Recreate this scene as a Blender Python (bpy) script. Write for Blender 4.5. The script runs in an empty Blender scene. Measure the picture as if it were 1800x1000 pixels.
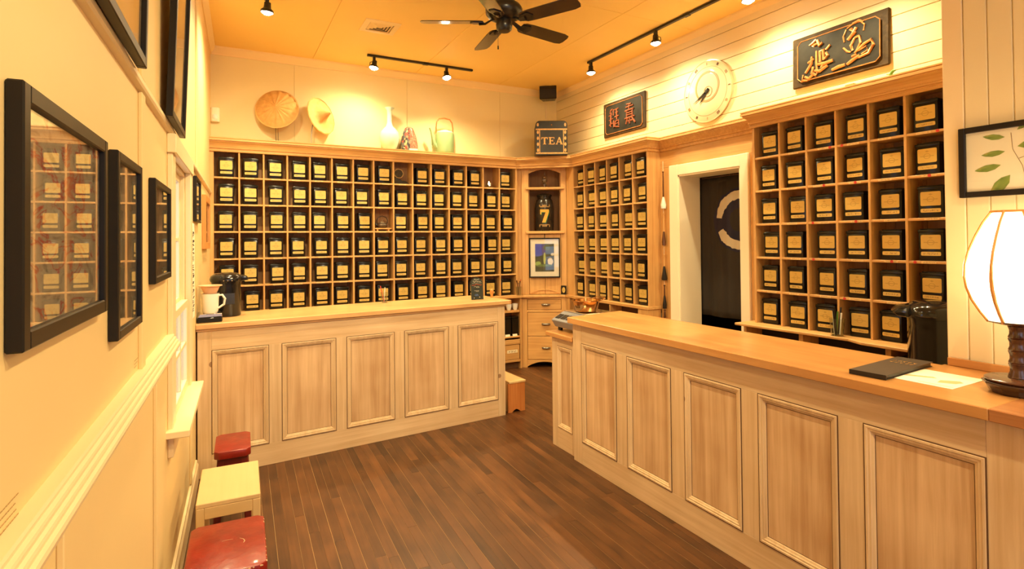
import bpy, bmesh, math, random
from mathutils import Vector, Matrix
random.seed(11)
S = bpy.context.scene
COL = S.collection
PI = math.pi
R = math.radians

# ------------------------------------------------------------------ camera
F_PX, YAW, PITCH, ROLL, CY = 965.73, R(27.891), R(0.744), R(-0.542), 409.3
cam_d = bpy.data.cameras.new('camera')
cam = bpy.data.objects.new('camera', cam_d)
COL.objects.link(cam)
fw = Vector((math.sin(YAW) * math.cos(PITCH), math.cos(YAW) * math.cos(PITCH), math.sin(PITCH)))
rt = Vector((math.cos(YAW), -math.sin(YAW), 0))
up = rt.cross(fw)
r2 = math.cos(ROLL) * rt + math.sin(ROLL) * up
u2 = -math.sin(ROLL) * rt + math.cos(ROLL) * up
m = Matrix((r2, u2, -fw)).transposed().to_4x4()
m.translation = (0, 0, 1.65)
cam.matrix_world = m
cam_d.sensor_width = 36
cam_d.lens = F_PX / 1800 * 36
cam_d.shift_y = -(500 - CY) / 1800
cam_d.clip_start = 0.02
S.camera = cam

# ------------------------------------------------------------------ world, exposure
W = bpy.data.worlds.new('world')
S.world = W
W.use_nodes = True
bg = W.node_tree.nodes['Background']
bg.inputs[0].default_value = (0.70, 0.80, 1.0, 1)
bg.inputs[1].default_value = 1.3
S.view_settings.view_transform = 'Standard'
S.view_settings.look = 'None'
S.view_settings.exposure = 0.95
S.view_settings.gamma = 1
S.view_settings.use_curve_mapping = False
S.cycles.max_bounces = 9
S.cycles.diffuse_bounces = 6
S.cycles.glossy_bounces = 4
S.cycles.transparent_max_bounces = 16
S.cycles.caustics_reflective = False
S.cycles.caustics_refractive = False
WARM = (1.0, 0.80, 0.43)
SPOT_W = 105.0


def spot(name, loc, target, watts=SPOT_W, cone=95, blend=1.0, color=WARM, radius=0.035):
    l = bpy.data.lights.new(name, 'SPOT')
    l.energy = watts
    l.spot_size = R(cone)
    l.spot_blend = blend
    l.color = color
    l.shadow_soft_size = radius
    o = bpy.data.objects.new(name, l)
    COL.objects.link(o)
    o.location = loc
    o.rotation_euler = (Vector(target) - Vector(loc)).to_track_quat('-Z', 'Y').to_euler()
    return o


def portal(name, loc, rot, sx, sy):
    l = bpy.data.lights.new(name, 'AREA')
    l.shape = 'RECTANGLE'
    l.size = sx
    l.size_y = sy
    l.cycles.is_portal = True
    o = bpy.data.objects.new(name, l)
    COL.objects.link(o)
    o.location = loc
    o.rotation_euler = rot
    return o


# ------------------------------------------------------------------ materials
def nt(name):
    mt = bpy.data.materials.new(name)
    mt.use_nodes = True
    n = mt.node_tree
    b = n.nodes['Principled BSDF']
    return mt, n, b


def N(n, t, **kw):
    d = n.nodes.new(t)
    for k, v in kw.items():
        if k.startswith('i'):
            key = k[1:]
            d.inputs[int(key) if key.isdigit() else key].default_value = v
        else:
            setattr(d, k, v)
    return d


def mth(n, op, a, b=None, c=None, clamp=False):
    d = n.nodes.new('ShaderNodeMath')
    d.operation = op
    d.use_clamp = clamp
    for i, x in enumerate((a, b, c)):
        if x is None:
            continue
        if isinstance(x, (int, float)):
            d.inputs[i].default_value = x
        else:
            n.links.new(x, d.inputs[i])
    return d.outputs[0]


def mixc(n, fac, a, b):
    d = n.nodes.new('ShaderNodeMix')
    d.data_type = 'RGBA'
    for sock, x in ((d.inputs[0], fac), (d.inputs[6], a), (d.inputs[7], b)):
        if isinstance(x, (int, float)):
            sock.default_value = x
        elif isinstance(x, tuple):
            sock.default_value = (*x, 1) if len(x) == 3 else x
        else:
            n.links.new(x, sock)
    return d.outputs[2]


def plain(name, col, rough=0.5, metal=0.0, spec=0.5, coat=0.0, mottled=0.0, mscale=6.0, bump=0.0, emit=None, es=0.0,
          trans=0.0, ior=1.45, bscale=60.0):
    mt, n, b = nt(name)
    b.inputs['Base Color'].default_value = (*col, 1)
    b.inputs['Roughness'].default_value = rough
    b.inputs['Metallic'].default_value = metal
    b.inputs['Specular IOR Level'].default_value = spec
    b.inputs['Coat Weight'].default_value = coat
    b.inputs['Coat Roughness'].default_value = 0.08
    b.inputs['Transmission Weight'].default_value = trans
    b.inputs['IOR'].default_value = ior
    if emit:
        b.inputs['Emission Color'].default_value = (*emit, 1)
        b.inputs['Emission Strength'].default_value = es
    tc = N(n, 'ShaderNodeTexCoord')
    if mottled:
        nz = N(n, 'ShaderNodeTexNoise', iScale=mscale, iDetail=4.0)
        n.links.new(tc.outputs['Object'], nz.inputs['Vector'])
        f = mth(n, 'MULTIPLY_ADD', nz.outputs[0], 2.2, -0.6, clamp=True)
        lo = tuple(c * (1 - mottled) for c in col)
        hi = tuple(min(1, c * (1 + mottled * 0.6)) for c in col)
        n.links.new(mixc(n, f, lo, hi), b.inputs['Base Color'])
    if bump:
        nz = N(n, 'ShaderNodeTexNoise', iScale=bscale, iDetail=3.0)
        n.links.new(tc.outputs['Object'], nz.inputs['Vector'])
        bp = N(n, 'ShaderNodeBump', iStrength=bump, iDistance=0.01)
        n.links.new(nz.outputs[0], bp.inputs['Height'])
        n.links.new(bp.outputs[0], b.inputs['Normal'])
    return mt


def wood(name, lo, hi, axis='z', rough=0.45, fine=42.0, long=1.6, blotch=0.35, bump=0.12, knots=None, coat=0.0, obj_var=0.12, contrast=1.0):
    mt, n, b = nt(name)
    tc = N(n, 'ShaderNodeTexCoord')
    oi = N(n, 'ShaderNodeObjectInfo')
    off = N(n, 'ShaderNodeVectorMath', operation='SCALE')
    off.inputs[0].default_value = (13.1, 7.7, 9.3)
    n.links.new(oi.outputs['Random'], off.inputs['Scale'])
    add = N(n, 'ShaderNodeVectorMath', operation='ADD')
    n.links.new(tc.outputs['Object'], add.inputs[0])
    n.links.new(off.outputs[0], add.inputs[1])
    sc = {'x': (long, fine, fine), 'y': (fine, long, fine), 'z': (fine, fine, long)}[axis]
    mp = N(n, 'ShaderNodeMapping')
    mp.inputs['Scale'].default_value = sc
    n.links.new(add.outputs[0], mp.inputs['Vector'])
    g = N(n, 'ShaderNodeTexNoise', iScale=1.0, iDetail=5.0, iRoughness=0.62, iDistortion=0.35)
    n.links.new(mp.outputs[0], g.inputs['Vector'])
    bl = N(n, 'ShaderNodeTexNoise', iScale=3.2, iDetail=2.0)
    n.links.new(add.outputs[0], bl.inputs['Vector'])
    f = mth(n, 'MULTIPLY_ADD', g.outputs[0], 2.4 * contrast, 0.5 - 1.2 * contrast, clamp=True)
    f2 = mth(n, 'MULTIPLY_ADD', bl.outputs[0], 2.0, -0.5, clamp=True)
    f = mth(n, 'ADD', mth(n, 'MULTIPLY', f, 1 - blotch), mth(n, 'MULTIPLY', f2, blotch), clamp=True)
    c = mixc(n, f, lo, hi)
    if knots:
        vo = N(n, 'ShaderNodeTexVoronoi', iScale=2.6)
        n.links.new(add.outputs[0], vo.inputs['Vector'])
        k = mth(n, 'LESS_THAN', vo.outputs['Distance'], 0.055)
        c = mixc(n, mth(n, 'MULTIPLY', k, 0.75), c, knots)
    hs = N(n, 'ShaderNodeHueSaturation')
    n.links.new(mth(n, 'MULTIPLY_ADD', oi.outputs['Random'], 2 * obj_var, 1 - obj_var), hs.inputs['Value'])
    n.links.new(c, hs.inputs['Color'])
    n.links.new(hs.outputs[0], b.inputs['Base Color'])
    b.inputs['Roughness'].default_value = rough
    b.inputs['Coat Weight'].default_value = coat
    b.inputs['Coat Roughness'].default_value = 0.15
    if bump:
        bp = N(n, 'ShaderNodeBump', iStrength=bump, iDistance=0.004)
        n.links.new(g.outputs[0], bp.inputs['Height'])
        n.links.new(bp.outputs[0], b.inputs['Normal'])
    return mt


M = {}
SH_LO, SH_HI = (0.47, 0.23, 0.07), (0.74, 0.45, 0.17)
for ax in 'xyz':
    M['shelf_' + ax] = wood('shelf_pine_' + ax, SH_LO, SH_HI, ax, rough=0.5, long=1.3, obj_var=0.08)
    M['pine_' + ax] = wood('washed_pine_' + ax, (0.50, 0.315, 0.15), (0.79, 0.60, 0.37), ax, rough=0.5, fine=30, long=1.1,
                           blotch=0.3, knots=(0.22, 0.10, 0.04), obj_var=0.05, contrast=0.8)
    M['paletop_' + ax] = wood('pale_maple_' + ax, (0.50, 0.27, 0.10), (0.76, 0.49, 0.22), ax, rough=0.32, fine=14, long=1.0, blotch=0.5, coat=0.15, obj_var=0.04)
    M['top_' + ax] = wood('oiled_maple_' + ax, (0.40, 0.17, 0.045), (0.66, 0.34, 0.11), ax, rough=0.32, fine=14, long=1.0, blotch=0.5, coat=0.15, obj_var=0.04)
    M['beige_' + ax] = wood('pale_elm_' + ax, (0.58, 0.38, 0.16), (0.72, 0.52, 0.26), ax, rough=0.45, fine=18, long=0.8, contrast=0.6, obj_var=0.03)
M['panel'] = wood('pine_panel', (0.41, 0.22, 0.09), (0.77, 0.55, 0.32), 'z', rough=0.5, fine=26, long=1.0, blotch=0.4, obj_var=0.04)
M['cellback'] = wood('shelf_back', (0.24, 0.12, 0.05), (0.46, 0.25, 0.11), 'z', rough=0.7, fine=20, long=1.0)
M['stain'] = plain('dark_joint', (0.11, 0.05, 0.02), 0.7)
M['floor'] = wood('floor_plank', (0.024, 0.0085, 0.003), (0.145, 0.055, 0.0165), 'y', rough=0.36, fine=34, long=1.4, blotch=0.6, bump=0.2, obj_var=0.27)
M['floorbase'] = plain('floor_gap', (0.03, 0.012, 0.006), 0.9)
M['wall'] = plain('cream_wall', (0.80, 0.61, 0.30), 0.55, mottled=0.04, mscale=1.2)
M['wallback'] = plain('back_wall_cream', (0.78, 0.68, 0.38), 0.6, mottled=0.03, mscale=1.2)
M['board'] = plain('cream_board', (0.76, 0.65, 0.40), 0.5, mottled=0.03, mscale=1.5)
M['trim'] = plain('cream_trim', (0.82, 0.67, 0.41), 0.38, mottled=0.02)
M['white'] = plain('white_trim', (0.88, 0.80, 0.62), 0.4)
M['ceil'] = plain('ceiling_bounce_tint', (0.94, 0.69, 0.24), 0.7, mottled=0.05, mscale=0.8)  # cream ceiling with the orange of bounced light put into its colour
M['crown_white'] = plain('ceiling_moulding', (0.86, 0.68, 0.36), 0.5)
M['black'] = plain('black_satin', (0.012, 0.010, 0.009), 0.32)
M['blackmetal'] = plain('black_metal', (0.010, 0.009, 0.008), 0.28, spec=0.6)
M['blackplastic'] = plain('black_plastic', (0.008, 0.008, 0.009), 0.12, spec=0.6)
M['tin'] = plain('tin_black', (0.006, 0.005, 0.004), 0.22, spec=0.4)
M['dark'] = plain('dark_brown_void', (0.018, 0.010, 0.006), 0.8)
M['frameblack'] = plain('frame_black', (0.011, 0.008, 0.006), 0.42, spec=0.3)
M['chrome'] = plain('steel', (0.62, 0.60, 0.58), 0.18, metal=1.0)
M['pewter'] = plain('pewter_handle', (0.28, 0.25, 0.21), 0.35, metal=0.9)
M['brass'] = plain('brass_copper', (0.72, 0.40, 0.15), 0.16, metal=1.0)
M['glass'] = plain('clear_glass', (1, 1, 1), 0.02, trans=1.0, ior=1.45)
M['pane'] = plain('window_pane', (1, 1, 1), 0.0, trans=1.0, ior=1.02)
M['porcelain'] = plain('white_porcelain', (0.82, 0.82, 0.78), 0.15, coat=0.4)
M['vase'] = plain('vase_glaze', (0.60, 0.70, 0.58), 0.12, coat=0.6)
M['celadon'] = plain('celadon_glaze', (0.24, 0.36, 0.17), 0.3, coat=0.2, mottled=0.1)
M['bamboo'] = plain('orange_bamboo', (0.55, 0.13, 0.03), 0.4, mottled=0.2, mscale=30)
M['paper'] = plain('paper', (0.88, 0.82, 0.66), 0.8)
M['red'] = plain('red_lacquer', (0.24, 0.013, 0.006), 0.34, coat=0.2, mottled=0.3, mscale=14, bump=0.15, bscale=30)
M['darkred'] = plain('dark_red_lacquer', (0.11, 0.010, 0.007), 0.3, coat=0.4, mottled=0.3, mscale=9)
M['worn'] = plain('worn_edge', (0.62, 0.42, 0.24), 0.6)
M['green'] = plain('green_paint', (0.10, 0.22, 0.03), 0.4)
M['bulb'] = plain('bulb_glow', (1, 0.9, 0.7), 0.4, emit=(1.0, 0.86, 0.62), es=45)
M['grey'] = plain('grey_plastic', (0.20, 0.20, 0.22), 0.4)
M['lightgrey'] = plain('light_grey_plastic', (0.55, 0.52, 0.48), 0.35)
M['lcd'] = plain('lcd_dark', (0.03, 0.03, 0.03), 0.15)
M['redsticker'] = plain('red_sticker', (0.55, 0.04, 0.03), 0.5)
M['darkwood'] = wood('dark_lamp_wood', (0.030, 0.010, 0.004), (0.13, 0.045, 0.016), 'z', rough=0.25, coat=0.4)
M['darkstand'] = plain('dark_lacquer_stand', (0.035, 0.013, 0.006), 0.22, coat=0.5)
M['fanblade'] = wood('fan_blade', (0.010, 0.005, 0.003), (0.040, 0.016, 0.008), 'x', rough=0.16, coat=0.5)
M['orangewood'] = wood('orange_frame_wood', (0.50, 0.18, 0.04), (0.72, 0.33, 0.09), 'z', rough=0.4)
M['stepside'] = wood('step_orange', (0.42, 0.13, 0.03), (0.66, 0.27, 0.075), 'z', rough=0.45, obj_var=0.03)
M['noren_under'] = M['dark']


def thin_glass(name, tint=(1, 1, 1), ior=1.5, rough=0.01, boost=1.0):
    mt, n, b = nt(name)
    n.nodes.remove(b)
    out = n.nodes['Material Output']
    tr = N(n, 'ShaderNodeBsdfTransparent')
    tr.inputs[0].default_value = (*tint, 1)
    gl = N(n, 'ShaderNodeBsdfGlossy', iRoughness=rough)
    lwt = N(n, 'ShaderNodeLayerWeight', iBlend=0.5)
    f0 = ((ior - 1) / (ior + 1)) ** 2
    fr5 = mth(n, 'MULTIPLY_ADD', mth(n, 'POWER', lwt.outputs['Facing'], 5.0), 1 - f0, f0)
    mx = N(n, 'ShaderNodeMixShader')
    n.links.new(mth(n, 'MULTIPLY', fr5, boost, clamp=True), mx.inputs[0])
    n.links.new(tr.outputs[0], mx.inputs[1])
    n.links.new(gl.outputs[0], mx.inputs[2])
    n.links.new(mx.outputs[0], out.inputs[0])
    return mt


M['pane'] = thin_glass('window_pane_glass', (0.97, 0.98, 1.0))
M['frameglass'] = thin_glass('picture_glass', (0.96, 0.96, 0.95), 1.55)
M['glass'] = thin_glass('clear_glassware', (0.90, 0.93, 0.90), 1.5, boost=1.6)
M['crystal'] = thin_glass('crystal', (0.80, 0.80, 0.74), 1.6, rough=0.08, boost=5.0)
M['clockglass'] = plain('clock_glass', (0.66, 0.57, 0.38), 0.12, coat=0.6)


def gen_xyz(n):
    tc = N(n, 'ShaderNodeTexCoord')
    sp = N(n, 'ShaderNodeSeparateXYZ')
    n.links.new(tc.outputs['Generated'], sp.inputs[0])
    return tc, sp.outputs


def tin_label_mat():
    mt, n, b = nt('gold_label')
    tc, (x, y, z) = gen_xyz(n)
    dx = mth(n, 'SUBTRACT', x, 0.5)
    dz = mth(n, 'SUBTRACT', z, 0.46)
    r = mth(n, 'SQRT', mth(n, 'ADD', mth(n, 'MULTIPLY', dx, dx), mth(n, 'MULTIPLY', dz, dz)))
    ring = mth(n, 'LESS_THAN', mth(n, 'ABSOLUTE', mth(n, 'SUBTRACT', r, 0.17)), 0.022)
    band = mth(n, 'LESS_THAN', mth(n, 'ABSOLUTE', dz), 0.03)
    wid = mth(n, 'LESS_THAN', mth(n, 'ABSOLUTE', dx), 0.36)
    line = mth(n, 'MULTIPLY', band, wid)
    crown = mth(n, 'LESS_THAN', mth(n, 'ADD', mth(n, 'ABSOLUTE', mth(n, 'SUBTRACT', z, 0.80)), mth(n, 'MULTIPLY', mth(n, 'ABSOLUTE', dx), 0.6)), 0.07)
    nz = N(n, 'ShaderNodeTexNoise', iScale=38.0, iDetail=2.0)
    n.links.new(tc.outputs['Generated'], nz.inputs['Vector'])
    pr = mth(n, 'MAXIMUM', mth(n, 'MAXIMUM', ring, line), crown)
    pr = mth(n, 'MULTIPLY', pr, mth(n, 'MULTIPLY_ADD', nz.outputs[0], 1.6, -0.3, clamp=True))
    c = mixc(n, mth(n, 'MULTIPLY', pr, 0.75), (0.66, 0.47, 0.13), (0.20, 0.11, 0.03))
    n.links.new(c, b.inputs['Base Color'])
    b.inputs['Roughness'].default_value = 0.42
    b.inputs['Metallic'].default_value = 0.25
    return mt


def text_band_mat(name, paper, ink, cols=26.0, strength=0.75, zh=0.22, xh=0.38, rough=0.6, metal=0.0):
    """a strip of paper with a line of tiny unreadable print"""
    mt, n, b = nt(name)
    tc, (x, y, z) = gen_xyz(n)
    oi = N(n, 'ShaderNodeObjectInfo')
    band = mth(n, 'LESS_THAN', mth(n, 'ABSOLUTE', mth(n, 'SUBTRACT', z, 0.5)), zh)
    wid = mth(n, 'LESS_THAN', mth(n, 'ABSOLUTE', mth(n, 'SUBTRACT', x, 0.5)), xh)
    cb = N(n, 'ShaderNodeCombineXYZ')
    n.links.new(mth(n, 'MULTIPLY', x, cols), cb.inputs[0])
    n.links.new(mth(n, 'MULTIPLY', z, 3.0), cb.inputs[1])
    n.links.new(mth(n, 'MULTIPLY', oi.outputs['Random'], 50.0), cb.inputs[2])
    nz = N(n, 'ShaderNodeTexNoise', iScale=1.0, iDetail=1.0)
    n.links.new(cb.outputs[0], nz.inputs['Vector'])
    g = mth(n, 'GREATER_THAN', nz.outputs[0], 0.5)
    f = mth(n, 'MULTIPLY', mth(n, 'MULTIPLY', band, wid), g)
    n.links.new(mixc(n, mth(n, 'MULTIPLY', f, strength), paper, ink), b.inputs['Base Color'])
    b.inputs['Roughness'].default_value = rough
    b.inputs['Metallic'].default_value = metal
    return mt


M['label'] = tin_label_mat()
M['namelabel'] = text_band_mat('gold_name_label', (0.66, 0.48, 0.15), (0.12, 0.07, 0.03), strength=0.6, rough=0.42, metal=0.2)
M['shelflabel'] = text_band_mat('shelf_price_label', (0.72, 0.50, 0.22), (0.25, 0.12, 0.05), cols=22, strength=0.55, zh=0.3)


class MB:
    def __init__(s):
        s.v, s.f, s.mi = [], [], []

    def add(s, vs, fs, mi=0):
        b = len(s.v)
        s.v += [tuple(p) for p in vs]
        for f in fs:
            s.f.append([b + i for i in f])
            s.mi.append(mi)
        return s

    def box(s, a, b, mi=0, mtx=None):
        x0, y0, z0 = (min(a[i], b[i]) for i in range(3))
        x1, y1, z1 = (max(a[i], b[i]) for i in range(3))
        vs = [(x0, y0, z0), (x1, y0, z0), (x1, y1, z0), (x0, y1, z0), (x0, y0, z1), (x1, y0, z1), (x1, y1, z1), (x0, y1, z1)]
        if mtx is not None:
            vs = [tuple(mtx @ Vector(p)) for p in vs]
        return s.add(vs, [(0, 3, 2, 1), (4, 5, 6, 7), (0, 1, 5, 4), (1, 2, 6, 5), (2, 3, 7, 6), (3, 0, 4, 7)], mi)

    def prism(s, pts, axis, lo, hi, mi=0):
        """extrude a polygon; pts are the two other coordinates in xyz order"""
        def p3(p, h):
            return {'x': (h, p[0], p[1]), 'y': (p[0], h, p[1]), 'z': (p[0], p[1], h)}[axis]
        k = len(pts)
        vs = [p3(p, lo) for p in pts] + [p3(p, hi) for p in pts]
        fs = [tuple(range(k)), tuple(range(2 * k - 1, k - 1, -1))] + [(i, (i + 1) % k, k + (i + 1) % k, k + i) for i in range(k)]
        return s.add(vs, fs, mi)

    def lathe(s, prof, n=24, c=(0, 0, 0), mtx=None, mi=0, rfun=None, zfun=None):
        vs, fs = [], []
        k = len(prof)
        for j in range(n):
            a = 2 * PI * j / n
            for r, z in prof:
                q = r * (rfun(a, r, z) if rfun else 1)
                p = Vector((q * math.cos(a), q * math.sin(a), z + (zfun(a, r) if zfun else 0)))
                if mtx is not None:
                    p = mtx @ p
                vs.append((p.x + c[0], p.y + c[1], p.z + c[2]))
        for j in range(n):
            j2 = (j + 1) % n
            for i in range(k - 1):
                fs.append((j * k + i, j2 * k + i, j2 * k + i + 1, j * k + i + 1))
        capped = min(p[0] for p in prof) < 1e-4
        if capped and prof[0][0] > 1e-4:
            fs.append(tuple(j * k for j in range(n))[::-1])
        if capped and prof[-1][0] > 1e-4:
            fs.append(tuple(j * k + k - 1 for j in range(n)))
        return s.add(vs, fs, mi)

    def tube(s, path, r, n=8, mi=0, flat=1.0):
        path = [Vector(p) for p in path]
        vs, fs = [], []
        ref = Vector((0.123, 0.31, 0.94))
        for i, p in enumerate(path):
            t = (path[min(i + 1, len(path) - 1)] - path[max(i - 1, 0)]).normalized()
            a = t.cross(ref)
            if a.length < 0.05:
                a = t.cross(Vector((1, 0, 0)))
            a.normalize()
            b = t.cross(a)
            rr = r[i] if isinstance(r, (list, tuple)) else r
            for j in range(n):
                q = 2 * PI * j / n
                vs.append(p + a * math.cos(q) * rr + b * math.sin(q) * rr * flat)
        for i in range(len(path) - 1):
            for j in range(n):
                fs.append((i * n + j, i * n + (j + 1) % n, (i + 1) * n + (j + 1) % n, (i + 1) * n + j))
        fs.append(tuple(range(n))[::-1])
        fs.append(tuple(len(vs) - n + j for j in range(n)))
        return s.add(vs, fs, mi)

    def ball(s, c, r, n=12, k=8, mi=0):
        r = (r, r, r) if isinstance(r, (int, float)) else r
        prof = [(math.sin(PI * i / k), -math.cos(PI * i / k)) for i in range(k + 1)]
        prof[0] = (0.0, -1)
        prof[-1] = (0.0, 1)
        return s.lathe(prof, n, c, Matrix.Diagonal(Vector(r)), mi)

    def ring(s, u0, u1, z0, z1, prof, mi=0):
        """picture-frame moulding on the plane y=0 facing -y: prof = [(inset, depth out)]"""
        vs, fs = [], []
        k = len(prof)
        for ins, d in prof:
            vs += [(u0 + ins, -d, z0 + ins), (u1 - ins, -d, z0 + ins), (u1 - ins, -d, z1 - ins), (u0 + ins, -d, z1 - ins)]
        for i in range(k - 1):
            for j in range(4):
                fs.append((i * 4 + j, i * 4 + (j + 1) % 4, (i + 1) * 4 + (j + 1) % 4, (i + 1) * 4 + j))
        return s.add(vs, fs, mi)

    def build(s, name, mat, parent=None, smooth=False, bevel=0.0, loc=None, rot=None, seg=1, kind=None):
        me = bpy.data.meshes.new(name)
        me.from_pydata(s.v, [], s.f)
        bm = bmesh.new()
        bm.from_mesh(me)
        for f, i in zip(bm.faces, s.mi):
            f.material_index = i
        bmesh.ops.remove_doubles(bm, verts=bm.verts, dist=1e-6)
        bmesh.ops.recalc_face_normals(bm, faces=bm.faces)
        if bevel:
            ed = [e for e in bm.edges if len(e.link_faces) == 2 and e.calc_face_angle(0) > 0.6]
            bmesh.ops.bevel(bm, geom=ed, offset=bevel, segments=seg, affect='EDGES', profile=0.5, clamp_overlap=True)
        bm.to_mesh(me)
        bm.free()
        for mm in (mat if isinstance(mat, (list, tuple)) else [mat]):
            me.materials.append(M[mm] if isinstance(mm, str) else mm)
        if smooth:
            me.polygons.foreach_set('use_smooth', [True] * len(me.polygons))
            me.set_sharp_from_angle(angle=R(40))
        o = bpy.data.objects.new(name, me)
        COL.objects.link(o)
        if parent:
            o.parent = parent
        if loc:
            o.location = loc
        if rot:
            o.rotation_euler = rot
        if kind:
            o['kind'] = kind
        return o


def tag(o, label, cat, group=None):
    o['label'] = label
    o['category'] = cat
    if group:
        o['group'] = group
    return o


def thing(name, label, cat, loc=(0, 0, 0), rz=0.0, group=None, rot=None):
    o = bpy.data.objects.new(name, None)
    o.empty_display_size = 0.1
    COL.objects.link(o)
    o.location = loc
    o.rotation_euler = rot if rot else (0, 0, rz)
    return tag(o, label, cat, group)


def kids(o):
    return [c for c in bpy.data.objects if c.parent == o]


def copy_part(o, parent, loc=None, name=None):
    c = o.copy()
    COL.objects.link(c)
    c.parent = parent
    if loc is not None:
        c.location = loc
    if name:
        c.name = name
    return c


def struct(o, label=None):
    o['kind'] = 'structure'
    if label:
        o['label'] = label
    return o


def sbox(name, a, b, mat, parent=None, bevel=0.0, label=None):
    o = MB().box(a, b).build(name, mat, parent, bevel=bevel)
    if parent is None:
        struct(o, label)
    return o


def bx(name, a, b, mat, parent, bevel=0.002):
    """a box part whose origin sits at its own centre, so its grain differs from its neighbours'"""
    c = [(a[i] + b[i]) / 2 for i in range(3)]
    h = [abs(a[i] - b[i]) / 2 for i in range(3)]
    return MB().box([-x for x in h], h).build(name, mat, parent, bevel=bevel, loc=c)


def text_mesh(txt, size, depth, font=None):
    cu = bpy.data.curves.new('t', 'FONT')
    cu.body = txt
    cu.size = size
    cu.extrude = depth
    cu.align_x = 'CENTER'
    cu.align_y = 'CENTER'
    o = bpy.data.objects.new('t', cu)
    me = bpy.data.meshes.new_from_object(o)
    bpy.data.objects.remove(o)
    bpy.data.curves.remove(cu)
    return me

# ================================================================== THE ROOM
ZC = 3.70
YB = 6.47
XR = 4.16
YF = -2.6
KW = 0.0316
X0 = -0.096 - KW * YB
LWROT = -math.atan(KW)
XP, YP = 2.92, 1.285          # the partition (pier) corner


def lw(yl, off=0.0, z=0.0):
    """a point on the left wall: yl along it, off out into the room"""
    c, s_ = math.cos(LWROT), math.sin(LWROT)
    return Vector((X0 + c * off - s_ * yl, s_ * off + c * yl, z))


LW = dict(loc=(X0, 0, 0), rot=(0, 0, LWROT))

# ---- floor
fl = sbox('floor', (-0.6, YF - 0.2, -0.08), (6.2, YB + 0.2, -0.0016), plain('floor_seam', (0.42, 0.25, 0.10), 0.6), label='dark stained narrow plank floor')
rf = random.Random(5)
lens = [1.25, 1.6, 1.95, 2.35, 2.8]
proto = {}
for L in lens:
    proto[L] = MB().box((-0.0279, 0, -0.012), (0.0279, L - 0.002, 0)).build('plank', 'floor', fl, bevel=0.0004)
used = set()
c0, s0 = math.cos(LWROT), math.sin(LWROT)
k = 0
xl = 0.0
while True:
    xl = 0.03 + 0.0572 * k
    k += 1
    if xl > 3.95:
        break
    y = 0.55 - rf.random() * 1.2 if xl < 2.66 else 3.35 - rf.random() * 0.5
    y_end = 6.3 if xl > 2.3 else 5.1
    while y < y_end:
        L = rf.choice(lens)
        if L in used:
            o = copy_part(proto[L], fl)
        else:
            o = proto[L]
            used.add(L)
        o.location = lw(y, xl, 0) + Vector((rf.uniform(-0.0006, 0.0006), 0, rf.uniform(-0.0006, 0)))
        o.rotation_euler = (0, 0, LWROT)
        y += L

# ---- ceiling
ce = sbox('ceiling', (-0.6, YF - 0.2, ZC), (XR + 0.3, YB + 0.2, ZC + 0.1), M['ceil'], label='cream panelled ceiling coloured with the orange of bounced light')
xs = [-0.45, 0.905 - 0.0, 2.095, 3.225, XR + 0.15]
ys = [YF, -0.9, 1.5, 3.9, YB + 0.1]
for i in range(4):
    for j in range(4):
        MB().box((xs[i] + 0.002, ys[j] + 0.002, ZC - 0.008), (xs[i + 1] - 0.002, ys[j + 1] - 0.002, ZC + 0.02)).build('panel', 'ceil', ce, bevel=0.002)
ZC -= 0.008

# ---- back wall
wb = sbox('wall_back', (-0.5, YB + 0.006, 0), (XR + 0.2, YB + 0.15, ZC), M['wallback'], label='cream panelled back wall')
sx = [-0.45, 0.716, 1.997, 3.258, XR + 0.1]
for i in range(4):
    MB().box((sx[i] + 0.002, YB, 2.3), (sx[i + 1] - 0.002, YB + 0.02, ZC)).build('panel', 'wallback', wb, bevel=0.0015)

# ---- left wall with its window and an added one (built in wall coordinates)
W1 = (2.97, 3.66, 0.83, 2.05)
W2 = (-2.0, -0.75, 0.75, 2.25)
mb = MB()
yedge = [YF - 0.2, W2[0], W2[1], W1[0], W1[1], YB + 0.15]
for a, b, w in ((0, 1, None), (1, 2, W2), (2, 3, None), (3, 4, W1), (4, 5, None)):
    if w:
        mb.box((-0.16, yedge[a], 0), (0, yedge[b], w[2]))
        mb.box((-0.16, yedge[a], w[3]), (0, yedge[b], ZC + 0.05))
    else:
        mb.box((-0.16, yedge[a], 0), (0, yedge[b], ZC + 0.05))
wl_ = struct(mb.build('wall_left', 'wall', **LW), 'cream left wall hung with framed pictures')


def lbox(name, a, b, mat='trim', bevel=0.002, parent=None):
    return MB().box(a, b).build(name, mat, parent or wl_, bevel=bevel)


lbox('batten', (0, 2.10, 1.24), (0.012, 2.165, 2.135), 'wall')
lbox('batten', (0, 2.10, 2.18), (0.012, 2.165, ZC - 0.08), 'wall')
lbox('batten', (0, 0.86, 2.18), (0.012, 0.925, ZC - 0.08), 'wall')
lbox('batten', (0, 4.45, 2.18), (0.012, 4.51, ZC - 0.08), 'wall')
lbox('batten', (0, 2.42, 0.16), (0.012, 2.48, 1.19), 'wall')
lbox('batten', (0, 1.25, 0.16), (0.012, 1.31, 1.19), 'wall')
lbox('batten', (0, 3.95, 0.16), (0.012, 4.0, 1.19), 'wall')


def extrude_y(prof, y0, y1, name, mat, label=None, parent=None, **kw):
    o = MB().prism(prof, 'y', y0, y1).build(name, mat, parent, **kw)
    if parent is None:
        struct(o, label)
    return o


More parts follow.
